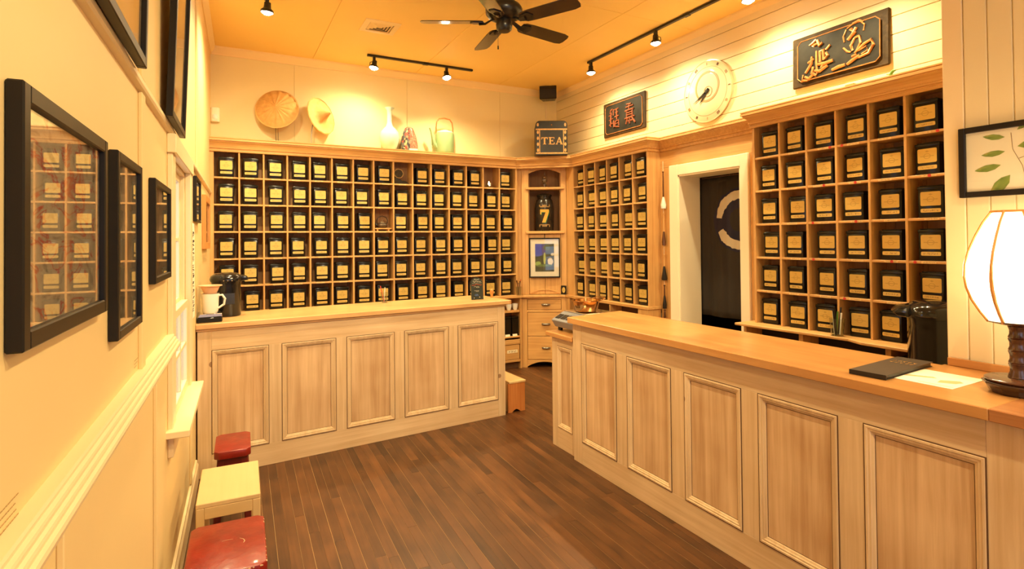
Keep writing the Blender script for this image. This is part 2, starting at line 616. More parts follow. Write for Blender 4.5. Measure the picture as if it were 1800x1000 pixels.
chair_prof = [(0, 1.252), (0.024, 1.250), (0.027, 1.246), (0.027, 1.240), (0.033, 1.238), (0.035, 1.234), (0.035, 1.228), (0.040, 1.226), (0.042, 1.222),
              (0.042, 1.216), (0.048, 1.214), (0.050, 1.208), (0.048, 1.199), (0.030, 1.190), (0, 1.18)]
extrude_y(chair_prof, YF, 2.85, 'trim_1', 'trim', 'cream moulded chair rail below the pictures', **LW)
extrude_y([(0, 2.138), (0.016, 2.142), (0.020, 2.15), (0.020, 2.165), (0.012, 2.176), (0, 2.18)], YF, 6.24, 'trim_2', 'trim',
          'thin cream picture rail along the left wall', **LW)
extrude_y([(0, 0), (0.02, 0), (0.02, 0.12), (0.012, 0.135), (0.012, 0.15), (0, 0.155)], YF, 4.40, 'baseboard_left', 'trim', 'cream baseboard', **LW)
cr = [(0, ZC - 0.085), (0.010, ZC - 0.085), (0.012, ZC - 0.07), (0.028, ZC - 0.045), (0.045, ZC - 0.018), (0.045, ZC), (0, ZC)]
extrude_y(cr, YF, YB, 'trim_3', 'crown_white', 'ceiling moulding over the left wall', **LW)
struct(MB().prism([(YB - a, z) for a, z in cr], 'x', -0.12, XR).build('trim_4', 'crown_white'), 'ceiling moulding over the back wall')
struct(MB().prism([(XR - a, z) for a, z in cr], 'y', YP, YB).build('trim_5', 'crown_white'), 'ceiling moulding over the boarded right wall')


def window(name, w, label, rail=1.33):
    y0, y1, z0, z1 = w
    e = bpy.data.objects.new(name, None)
    COL.objects.link(e)
    e.location, e.rotation_euler = LW['loc'], LW['rot']
    struct(e, label)
    cw = 0.125
    b = lambda nm, p, q, mt='trim', bv=0.003: MB().box(p, q).build(nm, mt, e, bevel=bv)
    b('casing', (0, y0 - cw, z0 - 0.03), (0.022, y0, z1 + 0.0))
    b('casing', (0, y1, z0 - 0.03), (0.030, y1 + cw, z1 + 0.0))
    b('head_casing', (0, y0 - cw - 0.01, z1), (0.036, y1 + cw + 0.01, z1 + 0.085))
    b('stool', (-0.13, y0 - cw - 0.05, z0 - 0.025), (0.088, y1 + cw - 0.03, z0 + 0.005))
    b('apron', (0, y0 - cw + 0.01, z0 - 0.125), (0.022, y1 + cw - 0.02, z0 - 0.025))
    b('jamb', (-0.16, y0, z0), (0, y0 + 0.02, z1))
    b('jamb', (-0.16, y1 - 0.02, z0), (0, y1, z1))
    b('head_jamb', (-0.16, y0, z1 - 0.02), (0, y1, z1))
    ym = (y0 + y1) / 2
    for (a, c, off) in ((z0 + 0.006, rail, -0.020), (rail - 0.03, z1 - 0.02, -0.056)):
        o0, o1 = off, off + 0.035
        sash = bpy.data.objects.new('sash', None)
        COL.objects.link(sash)
        sash.parent = e
        q = lambda nm, p, r_, mt='trim': MB().box(p, r_).build(nm, mt, sash, bevel=0.002)
        q('stile', (o0, y0 + 0.02, a), (o1, y0 + 0.065, c))
        q('stile', (o0, y1 - 0.065, a), (o1, y1 - 0.02, c))
        q('rail', (o0, y0 + 0.065, a), (o1, y1 - 0.065, a + 0.05))
        q('rail', (o0, y0 + 0.065, c - 0.04), (o1, y1 - 0.065, c))
        zm = (a + 0.05 + c - 0.04) / 2
        q('muntin', (o0 + 0.005, ym - 0.010, a + 0.05), (o1 - 0.005, ym + 0.010, c - 0.04))
        q('muntin', (o0 + 0.006, y0 + 0.065, zm - 0.010), (o1 - 0.006, y1 - 0.065, zm + 0.010))
        for ya, yb in ((y0 + 0.065, ym - 0.010), (ym + 0.010, y1 - 0.065)):
            for za, zb in ((a + 0.05, zm - 0.010), (zm + 0.010, c - 0.04)):
                q('pane', (off + 0.016, ya, za), (off + 0.019, yb, zb), 'pane')
    p = portal(name + '_daylight', lw((y0 + y1) / 2, -0.17, (z0 + z1) / 2), (PI / 2, 0, -PI / 2 + LWROT), y1 - y0, z1 - z0)
    return e


window('window_1', W1, 'white sash window in the left wall')
window('added_window_2', W2, 'added unseen sash window giving daylight beside the shop front', 1.5)  # unseen window, added to send cool daylight onto the right counter

# ---- shop front behind the camera
mb = MB()
mb.box((-0.6, YF - 0.15, 0), (0.1, YF, ZC)).box((2.6, YF - 0.15, 0), (XP + 0.2, YF, ZC)).box((0.1, YF - 0.15, 0), (2.6, YF, 0.6)).box((0.1, YF - 0.15, 2.6), (2.6, YF, ZC))
struct(mb.build('wall_front', 'wall'), 'cream shop front wall')
e = bpy.data.objects.new('added_window_3', None)
COL.objects.link(e)
struct(e, 'added unseen shop front window letting in daylight')  # unseen opening, added so that sky light enters from behind
for a in (0.1, 0.93, 1.72, 2.55):
    bx('mullion', (a, YF - 0.1, 0.6), (a + 0.05, YF - 0.05, 2.6), 'trim', e)
for a in (0.15, 0.98, 1.77):
    bx('pane', (a, YF - 0.078, 0.6), (a + 0.78, YF - 0.074, 2.6), 'pane', e, 0)
portal('added_window_daylight', (1.35, YF - 0.16, 1.6), (PI / 2, 0, 0), 2.5, 2.0)

# ---- right wall with doorway
DY0, DY1, DZ = 3.385, 4.14, 2.29
mb = MB()
mb.box((XR, DY1, 0), (XR + 0.20, YB + 0.1, ZC)).box((XR, YP, 0), (XR + 0.20, DY0, ZC)).box((XR, DY0, DZ), (XR + 0.20, DY1, ZC))
wr = struct(mb.build('wall_right', 'board'), 'cream boarded right wall above the shelves')
z = 2.55
while z < ZC - 0.02:
    MB().box((XR - 0.016, YP, z + 0.002), (XR + 0.01, YB, min(z + 0.125, ZC))).build('board', 'board', wr, bevel=0.0025)
    z += 0.127
# partition that ends the counter
wp = struct(MB().box((XP + 0.006, YF - 0.1, 0), (XR + 0.2, YP, ZC)).build('wall_partition', 'board'), 'cream vertical boarded partition behind the lamp')
MB().box((XP - 0.004, YP - 0.075, 0), (XP + 0.01, YP + 0.004, ZC)).build('corner_board', 'trim', wp, bevel=0.003)
y = YP - 0.078
while y > -0.6:
    MB().box((XP - 0.002, y - 0.0835, 0), (XP + 0.02, y, ZC)).build('board', 'board', wp, bevel=0.003)
    y -= 0.0865
# room behind the doorway
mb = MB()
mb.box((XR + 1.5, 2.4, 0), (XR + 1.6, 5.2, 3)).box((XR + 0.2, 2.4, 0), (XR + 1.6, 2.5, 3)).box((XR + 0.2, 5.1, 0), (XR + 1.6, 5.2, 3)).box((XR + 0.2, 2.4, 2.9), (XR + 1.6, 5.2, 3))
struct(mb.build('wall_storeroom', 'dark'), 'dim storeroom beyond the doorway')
# header panelling and doorway trim
XH = 4.12
dp = bpy.data.objects.new('door_1', None)
COL.objects.link(dp)
struct(dp, 'doorway with white casing between the tea shelves')
bx('header_panel', (XH, 3.13, DZ + 0.10), (XR - 0.001, 4.41, 2.60), 'shelf_y', dp)
bx('side_panel', (XH, 4.262, 0), (XR - 0.001, 4.41, DZ + 0.10), 'shelf_z', dp)
bx('side_panel', (XH, 3.13, 0), (XR - 0.001, 3.29, DZ + 0.10), 'shelf_z', dp)
for a, b in ((DY1 + 0.002, DY1 + 0.12), (DY0 - 0.09, DY0 - 0.002)):
    bx('casing', (XH - 0.022, a, 0), (XR - 0.001, b, DZ + 0.11), 'white', dp, 0.004)
bx('head_casing', (XH - 0.020, DY0 - 0.002, DZ + 0.002), (XR - 0.001, DY1 + 0.002, DZ + 0.108), 'white', dp, 0.004)
bx('jamb', (XH - 0.01, DY1 - 0.012, 0), (XR + 0.24, DY1 + 0.01, DZ), 'white', dp, 0)
bx('jamb', (XH - 0.01, DY0 - 0.01, 0), (XR + 0.24, DY0 + 0.012, DZ), 'white', dp, 0)
bx('head_jamb', (XH - 0.01, DY0, DZ - 0.012), (XR + 0.24, DY1, DZ + 0.01), 'white', dp, 0)

# ================================================================== SHELVES
ZTOP, ZBOT, PITCH_Z = 2.585, 0.942, 0.2752
ROWS = [2.5835 - PITCH_Z * i for i in range(1, 6)]     # the five inner shelves
crown_prof = [(0.0003, 2.567), (0.010, 2.567), (0.015, 2.573), (0.015, 2.586), (0.010, 2.590), (0.010, 2.598), (0.022, 2.601), (0.024, 2.612), (0.018, 2.616), (0.024, 2.632),
              (0.036, 2.650), (0.052, 2.664), (0.052, 2.671), (0.066, 2.674), (0.066, 2.690), (0.060, 2.694), (0.066, 2.699), (0.066, 2.708), (0.0003, 2.708)]
CP = [(-0.20, 6.25), (3.375, 6.25), (3.95, 5.785), (3.95, 4.412), (4.12, 4.412), (4.12, 3.128), (3.95, 3.128), (3.95, 1.29)]


def crown_seg(i, parent, name='cornice'):
    """one straight length of the cornice, mitred against its neighbours; geometry in world coordinates"""
    P = [Vector((*p, 0)) for p in CP]

    def nrm(a, b):
        d = (b - a).normalized()
        return Vector((d.y, -d.x, 0))

    def off(j, o):
        n1 = nrm(P[j - 1], P[j]) if j > 0 else nrm(P[0], P[1])
        n2 = nrm(P[j], P[j + 1]) if j < len(P) - 1 else n1
        bis = (n1 + n2)
        bis = bis / (1 + n1.dot(n2))
        return P[j] + bis * o
    vs, fs = [], []
    k = len(crown_prof)
    for j in (i, i + 1):
        for o, z in crown_prof:
            q = off(j, o)
            q = q + (P[i + 1] - P[i]).normalized() * (0.0006 if j == i else -0.0006)
            vs.append((q.x, q.y, z))
    for a in range(k):
        b = (a + 1) % k
        fs.append((a, b, k + b, k + a))
    fs += [tuple(range(k)), tuple(range(2 * k - 1, k - 1, -1))]
    inv = Matrix.LocRotScale(parent.location, parent.rotation_euler, None).inverted()
    vs = [tuple(inv @ Vector(v)) for v in vs]
    c = sum((Vector(v) for v in vs), Vector()) / len(vs)
    ob = MB().add([tuple(Vector(v) - c) for v in vs], fs).build(name, 'shelf_x', parent, loc=c)
    return ob


# ---- the tin: one of each kind is built, the rest are copies
def make_tin():
    t = thing('tea_tin', 'black tea tin', 'tin')
    b = MB().box((-0.070, -0.062, 0), (0.070, 0.062, 0.186)).build('body', 'tin', t, bevel=0.008, seg=2, smooth=True)
    l = MB().box((-0.0725, -0.0645, 0.180), (0.0725, 0.0645, 0.200)).box((-0.064, -0.056, 0.2), (0.064, 0.056, 0.206)).build('lid', 'tin', t, bevel=0.005, seg=2, smooth=True)

    def rrect(w, h, z, d, name, mat, r=0.007):
        pts = []
        for cx, cz, a0 in ((w / 2 - r, h / 2 - r, 0), (-w / 2 + r, h / 2 - r, 90), (-w / 2 + r, -h / 2 + r, 180), (w / 2 - r, -h / 2 + r, 270)):
            for q in (0, 45, 90):
                pts.append((cx + r * math.cos(R(a0 + q)), cz + r * math.sin(R(a0 + q))))
        return MB().prism(pts, 'y', -d, 0).build(name, mat, t, loc=(0, -0.062, z))
    rrect(0.110, 0.090, 0.121, 0.0012, 'label', 'label')
    rrect(0.110, 0.025, 0.046, 0.0012, 'name_label', 'namelabel', 0.006)
    return t


TIN = make_tin()
TIN_PARTS = kids(TIN)
tin_used = [False]
ORD = ['first', 'second', 'third', 'fourth', 'fifth', 'sixth', 'seventh', 'eighth', 'ninth', 'tenth', 'eleventh', 'twelfth', 'thirteenth', 'fourteenth', 'fifteenth']


def place_tin(loc, rz, label, group):
    if not tin_used[0]:
        tin_used[0] = True
        t = TIN
    else:
        t = TIN.copy()
        COL.objects.link(t)
        for p in TIN_PARTS:
            copy_part(p, t)
    t.location = loc
    t.rotation_euler = (0, 0, rz)
    tag(t, label, 'tin', group)
    return t


rs = random.Random(21)
SLAB = MB().box((-0.042, -0.0012, -0.0075), (0.042, 0, 0.0075)).build('price_label', 'shelflabel')
STK = MB().prism([(0.010 * math.cos(2 * PI * i / 14), 0.010 * math.sin(2 * PI * i / 14)) for i in range(14)], 'y', -0.0015, 0).build('sticker', 'redsticker')
SLAB_USED, STK_USED = [False], [False]


def take(o, flag, parent, loc):
    if not flag[0]:
        flag[0] = True
        o.parent = parent
        o.location = loc
        return o
    return copy_part(o, parent, loc)


def shelf_unit(name, label, org, rz, width, ncol, where, group, skip=(), sticker=(), depth=0.2, crowns=(), rot_bias=0.0, endw=0.03, lw_=0.03):
    u = thing(name, label, 'shelf', org, rz)
    cw = width / ncol
    T = 0.0165
    bx('side', (-lw_, 0, ZBOT), (0, depth, ZTOP), 'shelf_z', u)
    bx('side', (width, 0, ZBOT), (width + endw, depth, ZTOP), 'shelf_z', u)
    bx('top', (-lw_, 0.0, ZTOP), (width + endw, depth + 0.02, 2.705), 'shelf_x', u)
    nb = max(2, round(width / 0.19))
    for i in range(nb):
        a = width * i / nb
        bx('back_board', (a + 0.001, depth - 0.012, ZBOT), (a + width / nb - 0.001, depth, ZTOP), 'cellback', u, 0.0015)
    d0 = bx('divider', (cw - T / 2, 0, ZBOT), (cw + T / 2, depth - 0.012, ZTOP), 'shelf_z', u)
    for i in range(2, ncol):
        copy_part(d0, u, (cw * i, d0.location.y, d0.location.z))
    for r, z in enumerate(ROWS):
        s_ = bx('shelf', (0, 0.003, z - 0.0085), (width, depth - 0.012, z + 0.0085), 'shelf_x', u)
        for c in range(ncol):
            if rs.random() < 0.88:
                take(SLAB, SLAB_USED, s_, (cw * (c + 0.5) + rs.uniform(-0.03, 0.03) - width / 2, -(depth - 0.015) / 2, rs.uniform(-0.001, 0.001)))
            if (r, c) in sticker:
                take(STK, STK_USED, s_, (cw * (c + 0.5) + rs.choice((-0.07, 0.07, 0.02)) - width / 2, -(depth - 0.015) / 2 - 0.0008, 0))
    for i in crowns:
        crown_seg(i, u)
    zs = [z + 0.0085 for z in ROWS] + [ZBOT]
    mt = Matrix.LocRotScale(Vector(org), u.rotation_euler, None)
    for r in range(6):
        for c in range(ncol):
            if (r, c) in skip:
                continue
            room = cw / 2 - T / 2 - 0.0725 - 0.014
            dx = rs.uniform(-room, room) * 0.9
            p = mt @ Vector((cw * (c + 0.5) + dx, 0.092 + rs.uniform(-0.008, 0.006), zs[r] + 0.0005))
            place_tin(p, rz + R(rs.uniform(-5, 5)), 'black gold-labelled tea tin, %s row, %s from left, %s' % (ORD[r], ORD[c], where), group)
    return u


shelf_unit('tea_shelf', 'long wooden pigeonhole shelf of black tea tins along the back wall', (-0.065, 6.25, 0), 0, 3.43, 15, 'back wall shelf',
           'tea tins on the back wall shelf', skip={(0, 8), (0, 13), (2, 7)}, crowns=(0,), lw_=0.045)
shelf_unit('tea_shelf', 'narrow wooden pigeonhole shelf of tea tins left of the doorway', (3.95, 5.786, 0), -PI / 2, 1.354, 6, 'shelf left of doorway',
           'tea tins on the shelf left of the doorway', crowns=(2, 3), lw_=0.165, endw=0.02, depth=0.20)
shelf_unit('tea_shelf', 'wooden pigeonhole shelf of tea tins right of the doorway', (3.95, 3.108, 0), -PI / 2, 1.375, 6, 'shelf right of doorway',
           'tea tins on the shelf right of the doorway', skip={(5, 5)}, crowns=(5, 6), lw_=0.02, endw=0.03, depth=0.20,
           sticker={(0, 2), (0, 3), (1, 2), (1, 3), (2, 2), (2, 3), (1, 5), (3, 2), (3, 4), (3, 5), (4, 3), (0, 5)})
crown_seg(4, dp, 'cornice')

# ================================================================== CORNER CABINET
A_ = Vector((3.455, 6.25, 0))
B_ = Vector((3.95, 5.955, 0))
u_ = (B_ - A_)
DW = u_.length
rzd = math.atan2(u_.y, u_.x)
cc = thing('corner_cabinet', 'wooden corner cabinet with arched niche between the tea shelves', 'cabinet', A_, rzd)


def arch(x0, x1, z0, rise, n=14):
    return [(x0 + (x1 - x0) * i / n, z0 + rise * math.sin(PI * i / n) ** 0.8) for i in range(n + 1)]


bx('stile', (0.0, 0, 0.9415), (0.088, 0.03, 2.585), 'shelf_z', cc)
bx('stile', (0.505, 0, 0.9415), (DW, 0.03, 2.585), 'shelf_z', cc)
ar = arch(0.088, 0.505, 2.508, 0.055)
MB().prism(ar + [(0.505, 2.585), (0.088, 2.585)], 'y', 0, 0.03).build('arched_rail', 'shelf_x', cc)
bx('shelf', (0.089, 0.0305, 2.302), (0.504, 0.26, 2.330), 'shelf_x', cc, 0)
bx('shelf_nosing', (0.05, -0.03, 2.302), (0.55, 0.0, 2.330), 'shelf_x', cc, 0.005)
bx('shelf', (0.089, 0.0305, 1.728), (0.504, 0.26, 1.762), 'shelf_x', cc, 0)
bx('shelf_nosing', (0.05, -0.03, 1.728), (0.55, 0.0, 1.762), 'shelf_x', cc, 0.005)
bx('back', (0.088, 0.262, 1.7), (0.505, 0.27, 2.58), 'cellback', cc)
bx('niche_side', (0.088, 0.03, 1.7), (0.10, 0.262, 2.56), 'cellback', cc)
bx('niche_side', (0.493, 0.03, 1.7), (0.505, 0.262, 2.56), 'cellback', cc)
bx('door', (0.09, 0.012, 0.945), (0.295, 0.03, 1.722), 'shelf_z', cc, 0.003)
bx('door', (0.298, 0.012, 0.945), (0.503, 0.03, 1.722), 'shelf_z', cc, 0.003)
a1 = arch(0.10, 0.493, 0.955, 0.055)
MB().prism(a1 + [(x, z - 0.012) for x, z in a1[::-1]], 'y', 0.004, 0.014).build('arch_bead', 'shelf_x', cc)
ci = Matrix.LocRotScale(A_, cc.rotation_euler, None).inverted()
MB().prism([tuple((ci @ Vector((a, b_, 0)))[:2]) for a, b_ in ((3.398, 6.231), (3.948, 5.787), (3.948, 5.956), (4.13, 5.956), (4.13, 6.46), (3.398, 6.46))], 'z', 2.586, 2.705).build('cap', 'shelf_x', cc)
crown_seg(1, cc)
# fillers either side, in the planes of the neighbouring shelves
bx('filler', (-0.055, 0.02, 0.9415), (0.0, 0.05, 2.585), 'shelf_z', cc)
# lower half with three drawers
cb = thing('drawer_cabinet', 'wooden corner base cabinet with three drawers and an arched toe', 'cabinet', A_, rzd)
bx('body', (0.05, 0.012, 0.06), (DW - 0.03, 0.22, 0.905), 'stain', cb)
bx('stile', (-0.02, -0.012, 0.0), (0.058, 0.02, 0.905), 'shelf_z', cb)
bx('stile', (0.50, -0.012, 0.0), (DW + 0.02, 0.02, 0.905), 'shelf_z', cb)
bx('rail', (0.058, -0.012, 0.715), (0.50, 0.014, 0.742), 'shelf_x', cb)
bx('rail', (0.058, -0.010, 0.878), (0.50, 0.014, 0.905), 'shelf_x', cb)
for a, b in ((0.746, 0.874), (0.405, 0.710), (0.105, 0.398)):
    d = bx('drawer', (0.062, -0.008, a), (0.496, 0.02, b), 'shelf_x', cb, 0.003)
    h = MB().tube([(-0.05, -0.02, 0), (-0.04, -0.032, 0), (0, -0.036, 0), (0.04, -0.032, 0), (0.05, -0.02, 0)], [0.006, 0.009, 0.011, 0.009, 0.006], 8).box((-0.055, -0.018, -0.010), (0.055, -0.013, 0.012))
    h.build('handle', 'pewter', d, smooth=True, loc=(0.02, 0, 0.0))
a2 = arch(0.058, 0.50, 0.015, 0.062)
MB().prism(a2 + [(0.50, 0.10), (0.058, 0.10)], 'y', -0.012, 0.014).build('arched_toe', 'shelf_x', cb)

# ---- base cabinet under the back shelf
bb = thing('base_cabinet', 'open wooden base cabinet under the back shelf with cups and black tins', 'cabinet', (0, 6.22, 0))
XB0 = 2.62
bx('side', (3.40, 0, 0), (3.425, 0.25, 0.905), 'shelf_z', bb)
bx('side', (XB0, 0, 0), (XB0 + 0.03, 0.25, 0.905), 'shelf_z', bb)
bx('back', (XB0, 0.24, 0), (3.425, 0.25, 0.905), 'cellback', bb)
bx('shelf', (XB0 + 0.03, 0.004, 0.722), (3.395, 0.24, 0.748), 'shelf_x', bb)
bx('shelf', (XB0 + 0.03, 0.004, 0.400), (3.395, 0.24, 0.418), 'shelf_x', bb)
bx('rail', (XB0 + 0.03, 0.0, 0.315), (3.395, 0.02, 0.375), 'shelf_x', bb)
bx('rail', (XB0 + 0.03, 0.0, 0.09), (3.395, 0.02, 0.118), 'shelf_x', bb)
bx('toe_kick', (XB0 + 0.03, 0.05, 0), (3.395, 0.07, 0.09), 'stain', bb)
dr = bx('drawer', (3.02, 0.004, 0.124), (3.388, 0.03, 0.308), 'shelf_x', bb, 0.003)
MB().box((-0.075, -0.0145, -0.02), (0.075, -0.013, 0.02)).build('paper_label', text_band_mat('drawer_label', (0.80, 0.72, 0.5), (0.3, 0.2, 0.1), cols=8, zh=0.3), dr, loc=(0.08, 0, 0.01))
bx('drawer', (XB0 + 0.036, 0.004, 0.124), (3.01, 0.03, 0.308), 'shelf_x', bb, 0.003)

# ---- base cabinets under the two right-hand shelves
rb = thing('base_cabinet', 'open wooden base cabinet holding white cups, left of the doorway', 'cabinet', (3.93, 5.93, 0), -PI / 2)
bx('side', (1.49, 0, 0), (1.52, 0.18, 0.905), 'shelf_z', rb)
bx('side', (0, 0, 0), (0.06, 0.18, 0.905), 'shelf_z', rb)
bx('divider', (0.87, 0.0, 0), (0.89, 0.18, 0.905), 'shelf_z', rb)
bx('divider', (1.36, 0.0, 0), (1.49, 0.03, 0.905), 'shelf_z', rb)
bx('back', (0.06, 0.165, 0), (1.49, 0.18, 0.905), 'stain', rb)
bx('shelf', (0.06, 0.004, 0.655), (1.49, 0.165, 0.678), 'shelf_x', rb)
bx('front', (0.06, 0.02, 0.02), (1.36, 0.04, 0.65), 'shelf_x', rb)
r2b = thing('base_cabinet', 'wooden base cabinet with books on its shelf, right of the doorway', 'cabinet', (3.90, 3.20, 0), -PI / 2)
bx('side', (0, 0, 0), (0.03, 0.2, 0.92), 'shelf_z', r2b)
bx('side', (1.36, 0, 0), (1.39, 0.2, 0.92), 'shelf_z', r2b)
for a in (0.50, 1.12):
    bx('divider', (a, 0, 0), (a + 0.035, 0.2, 0.92), 'shelf_z', r2b)
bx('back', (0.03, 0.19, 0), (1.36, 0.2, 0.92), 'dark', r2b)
bx('shelf', (0.03, 0.0, 0.70), (1.36, 0.19, 0.72), 'shelf_x', r2b)
bx('side', (1.406, -0.10, 0.0), (1.43, 0.2, 0.93), 'white', r2b)
uc = thing('side_cabinet', 'low dark cabinet under the black water urn', 'cabinet', (3.50, 1.35, 0))
bx('body', (-0.14, 0.0, 0), (0.42, 0.40, 0.80), 'darkwood', uc)
bx('top', (-0.16, -0.02, 0.80), (0.44, 0.42, 0.83), 'darkwood', uc)

# ---- the ledge that runs under all shelves: back, diagonal and right lengths
lg = thing('ledge', 'pale wooden ledge running under the back shelf, corner cabinet and left shelf', 'ledge', (0, 0, 0))
ledge_pts = [(-0.13, 6.20), (3.428, 6.195), (3.918, 5.945), (3.918, 4.40), (4.115, 4.40), (4.115, 5.98), (3.50, 6.44), (-0.13, 6.44)]
MB().prism(ledge_pts[0:2] + [(3.50, 6.44), (-0.13, 6.44)], 'z', 0.906, 0.9405).build('ledge_board', 'shelf_x', lg, bevel=0.004)
MB().prism([(3.428, 6.195), (3.918, 5.945), (4.115, 5.98), (4.11, 6.44), (3.50, 6.44)], 'z', 0.906, 0.9385).build('ledge_board', 'shelf_x', lg, bevel=0.004)
MB().prism([(3.918, 5.945), (3.918, 4.40), (4.115, 4.40), (4.115, 5.98)], 'z', 0.906, 0.9405).build('ledge_board', 'shelf_y', lg, bevel=0.004)
lg2 = MB().prism([(3.80, 3.21), (3.86, 2.30), (3.80, 2.18), (3.80, 1.80), (4.11, 1.80), (4.11, 3.21)], 'z', 0.921, 0.9415).build('ledge', 'shelf_y', bevel=0.004)
tag(lg2, 'wooden ledge with a curved front under the shelf right of the doorway', 'ledge')

# ================================================================== COUNTERS
mould = [(0, -0.004), (0.0, 0.002), (0.004, 0.0045), (0.011, 0.0045), (0.014, 0.001), (0.022, 0.001), (0.025, -0.003), (0.033, -0.006), (0.037, -0.012)]


def counter(name, label, loc, rz, length, panels, z0, z1, ztop, depth, end_left=True):
    """panelled counter front on local y=0 facing -y, with carcass behind"""
    t = thing(name, label, 'counter', loc, rz)
    TH = 0.024
    prev = 0.0
    edges = []
    for a, b in panels:
        edges.append((prev, a))
        prev = b
    edges.append((prev, length))
    first = True
    for i, (a, b) in enumerate(edges):
        lo, hi = (0.0, ztop) if i in (0, len(edges) - 1) else (z0, z1)
        bx('stile', (a + 0.0004, 0, lo), (b - 0.0004, TH, hi), 'pine_z', t, 0.0012)
    a, b = edges[0][1], edges[-1][0]
    bx('rail', (a, 0, z1), (b, TH, ztop), 'pine_x', t, 0.0012)
    bx('rail', (a, 0, 0.0), (b, TH, z0), 'pine_x', t, 0.0012)
    for a, b in panels:
        p = bx('panel', (a - 0.004, 0.012, z0 - 0.004), (b + 0.004, 0.020, z1 + 0.004), 'panel', t, 0)
        MB().ring(a + 0.002, b - 0.002, z0 + 0.002, z1 - 0.002, mould).build('moulding', 'pine_z', t, smooth=False)
        MB().ring(a - 0.001, b + 0.001, z0 - 0.001, z1 + 0.001, [(0, -0.0001), (0, 0.0026), (0.0052, 0.0026), (0.0052, -0.0001)]).build('stained_joint', 'stain', t)
        MB().ring(a + 0.037, b - 0.037, z0 + 0.037, z1 - 0.037, [(0, -0.012), (0, -0.0105), (0.003, -0.0105), (0.003, -0.012)]).build('stained_joint', 'stain', t)
    bx('carcass', (0.0, TH, 0.0), (length, depth, ztop - 0.002), 'pine_z', t, 0)
    return t


# back counter, slightly askew to the wall
a0 = Vector((-0.150, 4.4378, 0))
a1_ = Vector((2.368, 4.635, 0))
rz1 = math.atan2(a1_.y - a0.y, a1_.x - a0.x)
L1 = (a1_ - a0).length
counter('service_counter', 'long panelled pine counter standing in front of the back shelf', a0, rz1, L1,
        [(0.088, 0.463), (0.553, 0.955), (1.038, 1.437), (1.525, 1.937), (2.03, 2.447)], 0.158, 0.888, 1.042, 0.56)
w1 = thing('worktop', 'pale oiled wood worktop on the back counter', 'worktop', a0, rz1)
bx('slab', (-0.012, -0.028, 1.0435), (L1 + 0.045, 0.60, 1.082), 'paletop_x', w1, 0.004)
bx('end_batten', (L1 + 0.0455, -0.028, 1.0435), (L1 + 0.058, 0.60, 1.082), 'top_y', w1, 0.002)
bx('bed_moulding', (-0.01, -0.012, 1.028), (L1 + 0.01, -0.0005, 1.043), 'paletop_x', w1, 0.003)

# right counter
b0 = Vector((2.336, 3.452, 0))
L2 = 3.1
counter('service_counter', 'long panelled pine counter in the right foreground', b0, -PI / 2 - R(0.25), L2,
        [(0.112, 0.513), (0.625, 1.022), (1.128, 1.518), (1.618, 2.015), (2.122, 2.532)], 0.163, 0.886, 1.020, 0.52)
w2 = thing('worktop', 'orange oiled wood worktop on the right foreground counter', 'worktop', b0, -PI / 2 - R(0.25))
MB().prism([(-0.012, -0.042), (-0.10, 0.53), (2.15, 0.555), (2.15, 0.58), (2.556, 0.58), (2.556, -0.042)], 'z', 1.024, 1.067).build('slab', 'top_x', w2, bevel=0.003)
bx('end_slab', (2.5565, -0.042, 1.024), (L2, 0.58, 1.067), wood('dark_end_slab', (0.28, 0.10, 0.03), (0.46, 0.20, 0.07), 'x', rough=0.35), w2, 0.003)
bx('bed_moulding', (0.0, -0.010, 1.021), (L2, -0.0005, 1.0235), 'pine_x', w2, 0)
bk = thing('backsplash', 'low orange wooden upstand where the right worktop meets the partition', 'upstand', (XP - 0.022, 0, 1.0675))
bx('board', (0, -0.5, 0), (0.016, YP - 0.002, 0.035), 'top_y', bk)

# small lower cabinet at its end
c3 = Vector((2.368, 3.80, 0))
t3 = thing('end_cabinet', 'short lower panelled cabinet at the end of the right counter', 'cabinet', c3, -PI / 2)
bx('stile', (0, 0, 0), (0.078, 0.024, 0.872), 'pine_z', t3, 0.0012)
bx('stile', (0.285, 0, 0), (0.33, 0.024, 0.872), 'pine_z', t3, 0.0012)
bx('rail', (0.078, 0, 0), (0.285, 0.024, 0.158), 'pine_x', t3, 0.0012)
bx('rail', (0.078, 0, 0.805), (0.285, 0.024, 0.872), 'pine_x', t3, 0.0012)
bx('panel', (0.074, 0.012, 0.154), (0.289, 0.020, 0.809), 'panel', t3, 0)
MB().ring(0.080, 0.283, 0.160, 0.803, mould).build('moulding', 'pine_z', t3)
MB().ring(0.077, 0.286, 0.157, 0.806, [(0, -0.0001), (0, 0.0006), (0.0035, 0.0006), (0.0035, -0.0001)]).build('stained_joint', 'stain', t3)
bx('carcass', (0, 0.024, 0), (0.33, 0.50, 0.872), 'pine_z', t3, 0)
bx('slab', (-0.045, -0.034, 0.8725), (0.335, 0.52, 0.908), 'top_x', t3, 0.004)

